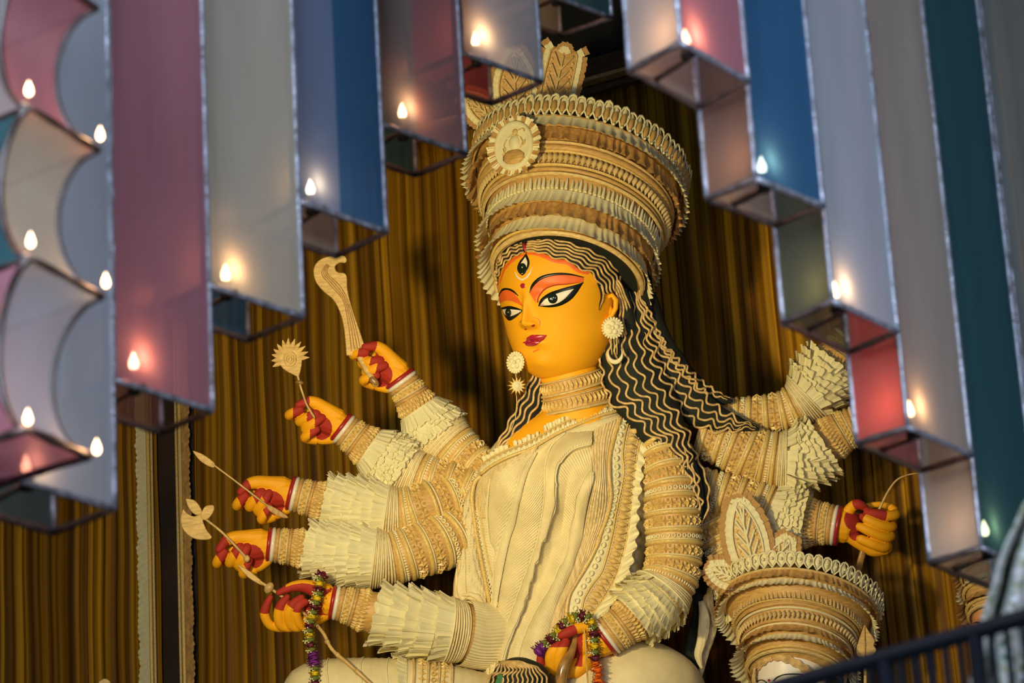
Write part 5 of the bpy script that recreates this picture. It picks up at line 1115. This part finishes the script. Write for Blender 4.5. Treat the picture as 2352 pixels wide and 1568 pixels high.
# ============================================================ things held by the statue
def tip_root(name, x, y, z, label, cat, group=None): return root(name, P(q((x, y, z))), label, cat, group)
def plate(parent, name, outline, z0, th, m, grain=None, z1=None, closed=True, n=80, bev=2):
    """solid flat-cut piece with a bevelled rim; z may run from z0 to z1 along y"""
    O = cr(outline + [outline[0]], n)[:-1]; ys = [p[1] for p in O]; y0, y1 = min(ys), max(ys); cx = sum(p[0] for p in O) / len(O); cy = sum(p[1] for p in O) / len(O)
    zf = lambda y: z0 if z1 is None else z0 + (z1 - z0) * (y - y0) / (y1 - y0)
    bm = bmesh.new(); vs = [bm.verts.new((p[0], -p[1], 0)) for p in O]; es = [bm.edges.new((vs[i], vs[(i + 1) % len(vs)])) for i in range(len(vs))]
    bmesh.ops.triangle_fill(bm, edges=es, use_beauty=True); fs = [[v.index for v in f.verts] for f in bm.faces]; bm.verts.index_update(); fs = [[v.index for v in f.verts] for f in bm.faces]; V = [v.co.copy() for v in bm.verts]; bm.free()
    mb = MB(); N_ = len(V); 
    for s in (1, -1): mb.add([Vector((v.x, v.y, zf(-v.y) + s * th / 2)) for v in V], [tuple(f) for f in fs])
    ring_ = []
    for k, (o_, s) in enumerate(((0, .5), (bev * .8, .22), (bev * .8, -.22), (0, -.5))):
        row = []
        for i in range(N_):
            a, b = V[i - 1], V[(i + 1) % N_]; t = (b - a).normalized(); nn_ = Vector((t.y, -t.x, 0)); c_ = Vector((cx, -cy, 0))
            row.append(Vector((V[i].x + nn_.x * o_ * SG(V), V[i].y + nn_.y * o_ * SG(V), zf(-V[i].y) + s * th)))
        ring_.append(row)
    mb.grid(ring_, cc=True); return mb.build(name, m, parent)
def SG(V):
    a = sum(V[i - 1].x * V[i].y - V[i].x * V[i - 1].y for i in range(len(V))); return 1 if a > 0 else -1
def rod(parent, name, pts, rad, m, n=30, seg=8, flat=1.0):
    S = cr([(p[0], p[1], p[2]) for p in pts], n); k = len(S); rads = rad if isinstance(rad, (list, tuple)) else [rad, rad]
    rr_ = [rads[0] + (rads[-1] - rads[0]) * i / (k - 1) if len(rads) == 2 else lerp_tab([(j / (len(rads) - 1), r) for j, r in enumerate(rads)], i / (k - 1))[0] for i in range(k)]
    mb = MB(); mb.tube([q(p) for p in S], rr_, seg, roundcap=True, flat=flat); return mb.build(name, m, parent)
# sickle sword
t = tip_root('sickle_sword', 818, 800, -52, 'carved wooden sickle sword with hooked tip in the topmost left hand', 'sword')
plate(t, 'blade', [(797, 815), (792, 758), (783, 719), (767, 688), (744, 668), (726, 645), (722, 617), (736, 597), (765, 588), (790, 588), (795, 602), (780, 602), (768, 612), (775, 626), (794, 631), (797, 665), (806, 703), (822, 751), (838, 800), (840, 818)], -58, 7, M['carved'], n=120)
for k in range(4):
    f = .2 + .2 * k; rod(t, 'carved_groove', [(800 + 36 * f, 806, -53.5), (795 + 25 * f, 745, -53.5), (784 + 18 * f, 690, -53.5), (752 + 34 * f, 655, -53.5), (734 + 22 * f, 628, -53.5), (748 + 10 * f, 605 + 6 * f, -53.5)], 1.1, M['husk'], seg=5)
rod(t, 'grip', [(820, 805, -58), (840, 845, -54), (862, 880, -46)], [9, 8, 9], M['carved']); rod(t, 'pommel', [(856, 872, -44), (862, 878, -42)], [9, 8], M['stick'])
# flower wand
t = tip_root('flower_wand', 690, 900, -10, 'cream flower-headed wand held by the second left hand', 'wand')
plate(t, 'flower_head', [(680, 862), (652, 846), (641, 826), (644, 806), (658, 796), (676, 798), (690, 812), (692, 832), (686, 862)], -10, 6, M['carved'], n=50)
fc = q((665, 824, -6))
for k, a in enumerate([math.radians(v) for v in (-158, -175, 168, 152, 134, 114, 96, 76, 56, 38, 20, 4)]):
    d = Vector((math.cos(a), math.sin(a), 0)); mb = MB(); L = Limb([(fc.x + d.x * 18, -(fc.y + d.y * 20), -9, 5), (fc.x + d.x * 30, -(fc.y + d.y * 33), -7, 5.5), (fc.x + d.x * 44 + 2, -(fc.y + d.y * 48), -3, .6)], 12, squash=.3); loft(mb, L, 0, 1, 10, 10, cap=True); mb.build('petal', M['carved'], t)
for r_, z_ in ((15, -5), (9, -4), (4, -3)):
    mb = MB(); mb.tube([Vector((fc.x + r_ * math.cos(a) * .95, fc.y + r_ * math.sin(a) * 1.1, z_)) for a in [2 * pi * i / 24 for i in range(25)]], 1.6, 6); mb.build('spiral_ring', M['gold'], t)
rod(t, 'stem', [(683, 858, -10), (688, 880, -8), (696, 905, -4), (705, 930, 2), (722, 958, 0)], [3.2, 2.6, 2.8], M['bamboo'])
mb = MB(); mb.piece(BEAD, q((688, 878, -8)), Vector((11, -2, 0)), Vector((2, 5, 0)), Vector((0, 0, 9))); mb.build('knob', M['stick'], t)
# arrow
t = tip_root('thin_arrow', 560, 1110, 40, 'thin straw arrow with leaf tips in the third left hand', 'arrow')
rod(t, 'shaft', [(486, 1064, 36), (540, 1104, 42), (600, 1150, 44), (622, 1166, 40)], [2.2, 2.4], M['bamboo'])
plate(t, 'arrow_leaf', [(444, 1036), (468, 1046), (491, 1064), (488, 1072), (462, 1058)], 36, 3, M['carved'], n=30)
plate(t, 'feather_end', [(612, 1158), (636, 1170), (661, 1188), (640, 1184), (618, 1170)], 42, 3, M['husk'], n=30)
# axe
t = tip_root('battle_axe', 500, 1225, 80, 'small cream crescent-bladed axe in the fourth left hand', 'axe')
plate(t, 'crescent_blade', [(421, 1170), (416, 1192), (420, 1212), (436, 1230), (458, 1238), (485, 1235), (474, 1218), (466, 1200), (462, 1182), (446, 1187), (430, 1180)], 84, 7, M['carved'], n=60)
plate(t, 'upper_leaf', [(428, 1146), (446, 1150), (458, 1164), (462, 1178), (448, 1180), (434, 1164)], 86, 5, M['carved'], n=40)
plate(t, 'side_leaf', [(462, 1182), (472, 1164), (490, 1162), (487, 1178), (474, 1192), (464, 1190)], 86, 5, M['carved'], n=40)
rod(t, 'shaft', [(455, 1180, 84), (480, 1198, 84), (512, 1224, 84), (545, 1258, 88), (566, 1282, 86)], [3, 3.4], M['bamboo']); mb = MB(); mb.piece(BEAD, q((567, 1283, 86)), Vector((8, 0, 0)), Vector((0, 9, 0)), Vector((0, 0, 8))); mb.build('knob', M['bamboo'], t)
# spear carried by the lower left hand
t = tip_root('bamboo_spear', 640, 1360, 130, 'bamboo spear with leaf blade passing through the curled lower left hand', 'spear')
plate(t, 'leaf_blade', [(547, 1298), (566, 1308), (590, 1326), (606, 1342), (592, 1338), (568, 1322)], 124, 5, M['carved'], n=40)
rod(t, 'shaft', [(598, 1336, 126), (640, 1364, 122), (700, 1410, 118), (740, 1450, 150), (762, 1490, 176), (800, 1524, 200), (858, 1576, 216), (930, 1640, 216)], [3.5, 4, 4.6, 5], M['bamboo'], n=60)
mb = MB(); mb.piece(BEAD, q((618, 1350, 126)), Vector((9, -6, 0)), Vector((8, 12, 0)), Vector((0, 0, 11))); mb.build('knob', M['bamboo'], t)
for x, y, z in ((752, 1474, 164), (776, 1504, 188), (820, 1542, 206)):
    mb = MB(); mb.tube([q((x - 4, y - 4, z)), q((x, y, z + 1)), q((x + 4, y + 4, z))], [5.4, 6, 5.4], 10); mb.build('bamboo_node', M['bamboo'], t)
# bow
t = tip_root('bow', 2010, 1210, 30, 'thin brown bow gripped by the right hand', 'bow')
rod(t, 'upper_limb', [(2112, 1086, 20), (2086, 1090, 24), (2060, 1102, 28), (2040, 1128, 30), (2024, 1160, 30), (2018, 1172, 28)], [1.2, 2.4, 2.8, 3.2], M['bamboo'])
rod(t, 'grip', [(2018, 1172, 24), (2004, 1210, 4), (1988, 1250, 14)], [4, 5], M['stick'])
rod(t, 'lower_limb', [(1986, 1254, 18), (1976, 1290, 16), (1969, 1330, 12), (1966, 1400, 8)], [8, 8, 6, 3], M['stick'], flat=.4)
# curved stick in the lap hand
t = tip_root('curved_stick', 1310, 1500, 195, 'glossy brown curved stick rising from the lower edge into the lap hand', 'stick')
rod(t, 'stick', [(1322, 1464, 176), (1318, 1482, 186), (1310, 1502, 200), (1298, 1522, 210), (1290, 1548, 214), (1288, 1580, 214), (1296, 1650, 210)], [6, 9, 12, 13.5, 14, 15, 15], M['stick'], n=50, seg=14)
rod(t, 'cord', [(1342, 1446, 206), (1345, 1480, 208), (1348, 1530, 208), (1352, 1600, 206)], [1.8, 2.2], M['bamboo'])
# ------------------------------------------------------------ garlands
def _flower(seed, np=14, r=1.0):
    rg = random.Random(seed); mb = MB(); mb.piece(BEAD, Vector((0, 0, 0)), Vector((.55, 0, 0)), Vector((0, .5, 0)), Vector((0, 0, .55)))
    for k in range(np):
        a = 2 * pi * k / np + rg.uniform(-.2, .2); el = rg.uniform(-.6, .6); d = Vector((math.cos(a) * math.cos(el), math.sin(el) * .8, math.sin(a) * math.cos(el))); s = d.cross(Vector((0, 1, 0))).normalized(); u = s.cross(d)
        p = d * .3; mb.add([p - s * .22, p + s * .22, p + d * .5 + s * .34 + u * .12, p + d * .72 + u * .02, p + d * .5 - s * .34 + u * .12], [(0, 1, 2, 4), (4, 2, 3)])
    return [tuple(v) for v in mb.v], mb.f
FLW = [_flower(i) for i in range(3)]
def _buds(seed):
    rg = random.Random(seed); m1 = MB(); m2 = MB()
    for k in range(26):
        d = Vector((rg.gauss(0, 1), rg.gauss(0, .6), rg.gauss(0, 1))).normalized() * rg.uniform(.6, 1.05); (m1 if k % 2 else m2).piece(BEAD, d, Vector((.13, 0, 0)), Vector((0, .2, 0)), Vector((0, 0, .13)))
    m1.piece(BEAD, Vector((0, 0, 0)), Vector((.7, 0, 0)), Vector((0, .6, 0)), Vector((0, 0, .7))); v = m1.v + m2.v; return [tuple(x) for x in v], m1.f + [tuple(i + len(m1.v) for i in f) for f in m2.f], [0] * len(m1.f) + [1] * len(m2.f)
_b = _buds(1); BUD_ME = mesh('bud_cluster', _b[0], _b[1], [M['greenf'], M['budw']], _b[2])
FM = {'y': [pmesh('yellow_flower', f, M['yellowf']) for f in FLW], 'm': [pmesh('maroon_flower', f, M['maroonf']) for f in FLW], 'p': [pmesh('purple_flower', f, M['purplef']) for f in FLW], 'o': [pmesh('orange_flower', f, M['orangef']) for f in FLW]}
NMF = {'y': 'yellow_flower', 'm': 'maroon_flower', 'p': 'purple_flower', 'o': 'orange_flower'}
def garland(t, path, seq, r):
    n = len(seq); S = cr(path, 2 * n + 1); rod(t, 'string', [(s[0], s[1], s[2]) for s in S[::4]] + [S[-1][:3]], 1.4, M['greenf'], n=60, seg=6)
    for i, c in enumerate(seq):
        p = q(S[2 * i + 1]); d = (q(S[2 * i + 2]) - q(S[2 * i])).normalized(); n_ = Vector((0, 0, 1)); n_ = (n_ - d * d.z).normalized(); s_ = d.cross(n_); k = U(.9, 1.12)
        if c == 'g': inst('bud_cluster', BUD_ME, t, p, s_ * r * .98 * k, d * r * .62, n_ * r * .9)
        else: inst(NMF[c], random.choice(FM[c]), t, p, s_ * r * (1.3 if c == 'p' else 1.12) * k, d * r * 1.0 * k, n_ * r)
t = tip_root('flower_garland', 725, 1330, 160, 'garland of yellow, maroon and green flowers hanging from the lower left hand', 'garland', None)
garland(t, [(742, 1318, 150), (734, 1330, 158), (732, 1360, 164), (724, 1385, 166), (718, 1410, 166), (710, 1440, 168), (712, 1470, 172), (718, 1500, 176), (722, 1530, 182), (724, 1570, 186), (726, 1640, 186)], 'mgymgygmgygmgygmgpppgygmygmgyg', 16)
t = tip_root('flower_garland', 1362, 1420, 205, 'garland looped over the lap hand, ending in purple orchids and orange marigolds', 'garland', None)
garland(t, [(1232, 1502, 172), (1248, 1482, 178), (1272, 1462, 186), (1292, 1436, 190), (1318, 1418, 200), (1344, 1414, 206), (1360, 1432, 210), (1364, 1462, 212), (1366, 1494, 212), (1368, 1520, 212), (1374, 1550, 214), (1376, 1600, 214)], 'ppgmgymgygmgygmgygmoooooo', 16)
# ============================================================ figure whose hair shows at the lower edge
t = root('crouching_figure', P(q((1195, 1730, 250))) - Vector((0, 0, .62)), 'dark head with tan wavy hair stripes at the lower edge, below the lap hand', 'statue')
HD = Limb([(1192, 1516, 230, 26), (1192, 1530, 234, 52), (1194, 1556, 240, 68), (1196, 1600, 244, 72), (1198, 1660, 246, 64), (1198, 1700, 246, 46), (1198, 2040, 246, 60)], 60)
mb = MB(); loft(mb, HD, 0, 1, 60, 48, cap=True); HO = mb.build('head', M['hair'], t); rows = [[HD.surf(i / 59 * .4, 2 * pi * j / 48, 0) for j in range(48)] for i in range(60)]; BHD = bvh([(rows, True)])
for k in range(13):
    f = -1 + 2 * k / 12; x0 = 1165 + 24 * f; S = cr([(x0, 1519), (1180 + 44 * f + 12, 1535), (1188 + 66 * f, 1560), (1192 + 74 * f, 1600)], 30)
    mb = MB(); mb.tube([proj(BHD, x + 2.6 * math.sin(i * .8), y, 2, 230) for i, (x, y) in enumerate(S)], 2.6, 6); mb.build('hair_cord', M['strand'], HO)
plate(t, 'green_leaf', [(1136, 1574), (1146, 1550), (1154, 1550), (1154, 1572), (1140, 1620), (1128, 1610)], 300, 4, M['leaf'], n=30)
# ============================================================ smaller crowned statue at the lower right
t2b = P(q((1835, 1730, 200))); T2 = root('small_goddess_statue', Vector((t2b.x, t2b.y, STAGE_Z)), 'smaller white-faced goddess statue with flaring carved crown, lower right', 'statue')
FR2 = frame(math.radians(7), .50)
CB = revolve(cpts(1828, 1550, 1834, 1396, [(0, 112), (.12, 118), (.3, 124), (.5, 134), (.7, 152), (.85, 166), (1, 184)], 150, .6), FR2)
m_ = MB(); loft(m_, CB, 0, 1, 40, 80, off=lambda t, a: -5, cap=True); C2 = m_.build('crown', M['jute'], T2)
def rr2(t, w, h, m): mb = MB(); ring(mb, CB, t, w, h, 90); mb.build('crown_ring', m, C2)
rr2(0, 8, 7, M['jute2']); rr2(.05, 5, 5, M['gold'])
ruffle(CB, .22, 42, .62, M['pith'], 'cream_frill', C2, 13, 2.6, 1, 6, rag=.1); ruffle(CB, .35, 28, .4, M['husk'], 'tan_frill', C2, 16, 2.6, 1, 7, rag=.14)
rr2(.35, 4, 5, M['pith']); rr2(.39, 3, 3, M['jute'])
for k in range(44):
    a = -1.8 + 3.6 * k / 43; ex, ey, ez = tab_frame(CB, .47, a, 0, 1, 5.5, 11, 9); inst('spindle_bead', LOZ_ME, C2, CB.surf(.47, a, 1), ex, ey, ez)
rr2(.55, 4, 5, M['pith']); rr2(.60, 9, 5, M['jute']); rr2(.645, 4, 4, M['gold'])
fr_row(CB, .655, 54, 19, 4.2, .05, 1, [pmesh('pith_spike', CONE, M['jute2'])], C2, 'pith_spike', 1)
ruffle(CB, .88, 30, .50, M['pith'], 'cream_frill', C2, 13, 2.8, 2, 8, rag=.1); ruffle(CB, .97, 24, .32, M['husk'], 'tan_frill', C2, 16, 2.6, 2, 9, rag=.14); rr2(.985, 6, 5, M['jute2'])
def hood_ring(L, t_, cnt, parent, ln, wd):
    for k in range(cnt):
        a = -2.3 + 4.6 * k / (cnt - 1); ex, ey, ez = tab_frame(L, t_, a, .25 + U(-.06, .06), 1, wd, ln * U(.92, 1.08)); c = L.surf(t_, a, 2)
        inst('petal_loop', LOOP_ME, parent, c, ex, ey, ez); inst('petal_hood', HOOD_ME, parent, c, ex, ey, ez); inst('petal_kernel', DOT_ME, parent, c + ey * .55 + ez * .2, ex.normalized() * 3.2, ey.normalized() * 4, ez.normalized() * 3)
hood_ring(CB, 1.0, 42, C2, 34, 24)
CQ = MB(); CQ.tube([(1680, 1345, 120), (1740, 1325, 128), (1800, 1325, 124)], 8, 8, flat=.5); CQ = CQ.build('crown_crest', M['jute'], T2)
leaf_ornament(CQ, (1702, 1338), (1632, 1302), 22, 122, M['pith'], M['jute2'], 9, sc=1.0); leaf_ornament(CQ, (1760, 1332), (1812, 1236), 26, 122, M['pith'], M['jute2'], 9, sc=1.0); leaf_ornament(CQ, (1738, 1335), (1696, 1152), 36, 130, M['pith'], M['jute2'], 12, sc=1.15)
H2L = [(1470, 1760, 1880), (1490, 1748, 1895), (1520, 1738, 1905), (1550, 1734, 1908), (1580, 1736, 1906), (1620, 1746, 1896), (1650, 1764, 1878), (1668, 1790, 1850), (1674, 1810, 1830)]
hf = smooth_tab(H2L); rows = []
for i in range(60):
    y = 1470 + 204 * i / 59; xl, xr = hf(y); rows.append([Vector(((xl + xr) / 2 + (xr - xl) / 2 * math.sin(a), -y, 140 + (xr - xl) / 2 * math.cos(a))) for a in [2 * pi * j / 60 for j in range(60)]])
mb = MB(); mb.grid(rows, cc=True, cap=True); HD2 = mb.build('head', M['whiteface'], T2); BH2 = bvh([(rows, True)])
def Y2(x, y): return (1560 + x * .33673, 1100 + y * .33673)
def lens2(nm, up, lo, m, off, k=4):
    A, B = cr([Y2(*p) for p in up], 26), cr([Y2(*p) for p in lo], 26); mb = MB(); mb.grid([[proj(BH2, A[i][0] * (1 - j / k) + B[i][0] * j / k, A[i][1] * (1 - j / k) + B[i][1] * j / k, off) for j in range(k + 1)] for i in range(26)]); mb.build(nm, m, HD2)
lens2('eyebrow', [(638, 1378), (665, 1348), (720, 1328), (790, 1324), (850, 1330)], [(645, 1378), (675, 1354), (722, 1337), (790, 1333), (850, 1336)], M['black'], 1.2)
lens2('eyebrow', [(530, 1376), (555, 1366), (580, 1370), (600, 1385)], [(530, 1384), (555, 1373), (578, 1377), (597, 1390)], M['black'], 1.2)
lens2('eyelid_paint', [(690, 1385), (740, 1365), (800, 1352), (850, 1348)], [(700, 1392), (745, 1374), (800, 1361), (850, 1356)], M['pink'], 1.0)
lens2('eye_liner', [(560, 1400), (640, 1392), (740, 1385), (840, 1370)], [(560, 1440), (640, 1430), (740, 1410), (840, 1380)], M['black'], 1.0)
mb = MB(); mb.grid([[proj(BH2, Y2(614, 1371)[0] + r_ * math.cos(a), Y2(614, 1371)[1] + r_ * math.sin(a), 1.3) for a in [2 * pi * j / 14 for j in range(14)]] for r_ in (.1, 1.5, 2.9)], cc=True); mb.build('bindi', M['crimson'], HD2)
for s in range(5):
    for A in ([(650, 1218), (720, 1232), (790, 1262), (850, 1300), (930, 1360)], [(640, 1218), (590, 1248), (545, 1290), (520, 1345), (512, 1400)]):
        S = cr([Y2(x + (0 if s == 0 else (3 if A[0][0] == 650 else -3) * s), y - 9 * s + 12) for x, y in A], 36); mb = MB(); mb.tube([proj(BH2, x, y + 1.8 * math.sin(i * .9 + s * .4), 4 + s * .9, 190) for i, (x, y) in enumerate(S)], 2.5, 6); mb.build('hair_cord', M['strand'], HD2)
L = Limb([(1820, 1480, 110, 84), (1850, 1560, 100, 92), (1880, 1640, 90, 90), (1900, 1760, 80, 90)], 40); mb = MB(); loft(mb, L, 0, 1, 30, 40, off=lambda t, a: 2 * math.sin(a * 12), cap=True); mb.build('hair', M['hair'], T2)
L = Limb([(1830, 1660, 120, 40), (1835, 1720, 120, 90), (1835, 1850, 120, 130), (1835, 2080, 120, 160)], 40); mb = MB(); loft(mb, L, 0, 1, 30, 40, off=lambda t, a: 2 * math.sin(a * 16), cap=True); mb.build('body', M['cloth'], T2)
# leaf-shaped spear head beside the small crown
t = tip_root('leaf_spear', 1992, 1520, 140, 'pale leaf-shaped spear head beside the small crown, above the railing', 'spear')
plate(t, 'leaf_blade', [(1986, 1436), (1996, 1452), (2008, 1470), (2006, 1482), (2012, 1494), (2002, 1504), (1988, 1508), (1972, 1506), (1968, 1494), (1974, 1470)], 140, 6, M['carved'], n=60)
rod(t, 'spine', [(1986, 1440, 144), (1987, 1475, 145), (1987, 1506, 144)], 1.6, M['husk']); rod(t, 'shaft', [(1987, 1506, 140), (1988, 1600, 140), (1992, 2060, 130)], [4, 4], M['bamboo'])
# ============================================================ third statue, far right
t3 = P(q((2270, 1730, 300))); T3 = root('side_statue', Vector((t3.x, t3.y, STAGE_Z)), 'partly hidden peach-faced statue with frilled headdress between lantern and patterned cloth', 'statue')
FR3 = frame(math.radians(4), .5); CC = revolve(cpts(2292, 1420, 2296, 1300, [(0, 66), (.3, 76), (.6, 82), (1, 92)], 300, .6), FR3)
m_ = MB(); loft(m_, CC, 0, 1, 24, 60, off=lambda t, a: -3, cap=True); C3 = m_.build('headdress', M['jute'], T3)
ruffle(CC, .25, 32, .5, M['husk'], 'tan_frill', C3, 16, 2.6, 1, 10); ruffle(CC, .55, 28, .45, M['pith'], 'cream_frill', C3, 13, 2.4, 1, 11); ruffle(CC, .9, 30, .5, M['husk'], 'tan_frill', C3, 16, 2.6, 1, 12)
for t_, m in ((0, 'jute2'), (.12, 'gold'), (.42, 'gold'), (.74, 'jute2')): mb = MB(); ring(mb, CC, t_, 8, 7); mb.build('headdress_ring', M[m], C3)
hf3 = smooth_tab([(1360, 2240, 2340), (1400, 2236, 2350), (1440, 2232, 2352), (1480, 2236, 2350), (1520, 2250, 2336), (1545, 2272, 2312), (1552, 2288, 2300)]); rows = []
for i in range(40):
    y = 1360 + 192 * i / 39; xl, xr = hf3(y); rows.append([Vector(((xl + xr) / 2 + (xr - xl) / 2 * math.sin(a), -y, 290 + (xr - xl) / 2 * math.cos(a))) for a in [2 * pi * j / 40 for j in range(40)]])
mb = MB(); mb.grid(rows, cc=True, cap=True); H3 = mb.build('head', M['face3'], T3); BH3 = bvh([(rows, True)])
mb = MB(); S = cr([(2236, 1432), (2242, 1429), (2250, 1430), (2262, 1434)], 14); mb.tube([proj(BH3, x, y, 1) for x, y in S], [.6 + 1.6 * math.sin(pi * i / 13) for i in range(14)], 6); mb.build('eyebrow', M['black'], H3)
for s in range(4):
    S = cr([(2236 - s, 1400 - 5 * s), (2244, 1390 - 5 * s), (2262, 1378 - 5 * s), (2290, 1370 - 5 * s)], 24); mb = MB(); mb.tube([proj(BH3, x, y + 1.4 * math.sin(i * .9), 4 + s, 320) for i, (x, y) in enumerate(S)], 2.6, 6); mb.build('hair_cord', M['strand'] if s % 2 == 0 else M['hair'], H3)
L = Limb([(2292, 1540, 270, 30), (2290, 1580, 270, 60), (2290, 1700, 270, 100), (2290, 2040, 270, 110)], 30); mb = MB(); loft(mb, L, 0, 1, 30, 40, off=lambda t, a: 3 * math.sin(a * 12), cap=True); mb.build('body', mat('dusty_pink_cloth', (.42, .17, .12), .7, .2, (10, 10, 10)), T3)
# small carved finial tip at the lower left edge
t = tip_root('carved_finial', 240, 1600, -200, 'small tan carved tip just entering at the lower left edge', 'ornament')
plate(t, 'finial_leaf', [(228, 1566), (240, 1559), (252, 1566), (256, 1590), (240, 1640), (226, 1590)], -200, 8, M['jute2'], n=30); rod(t, 'stalk', [(240, 1620, -200), (240, 1700, -200), (240, 1900, -200), (240, 2080, -200)], [6, 8], M['jute2'])
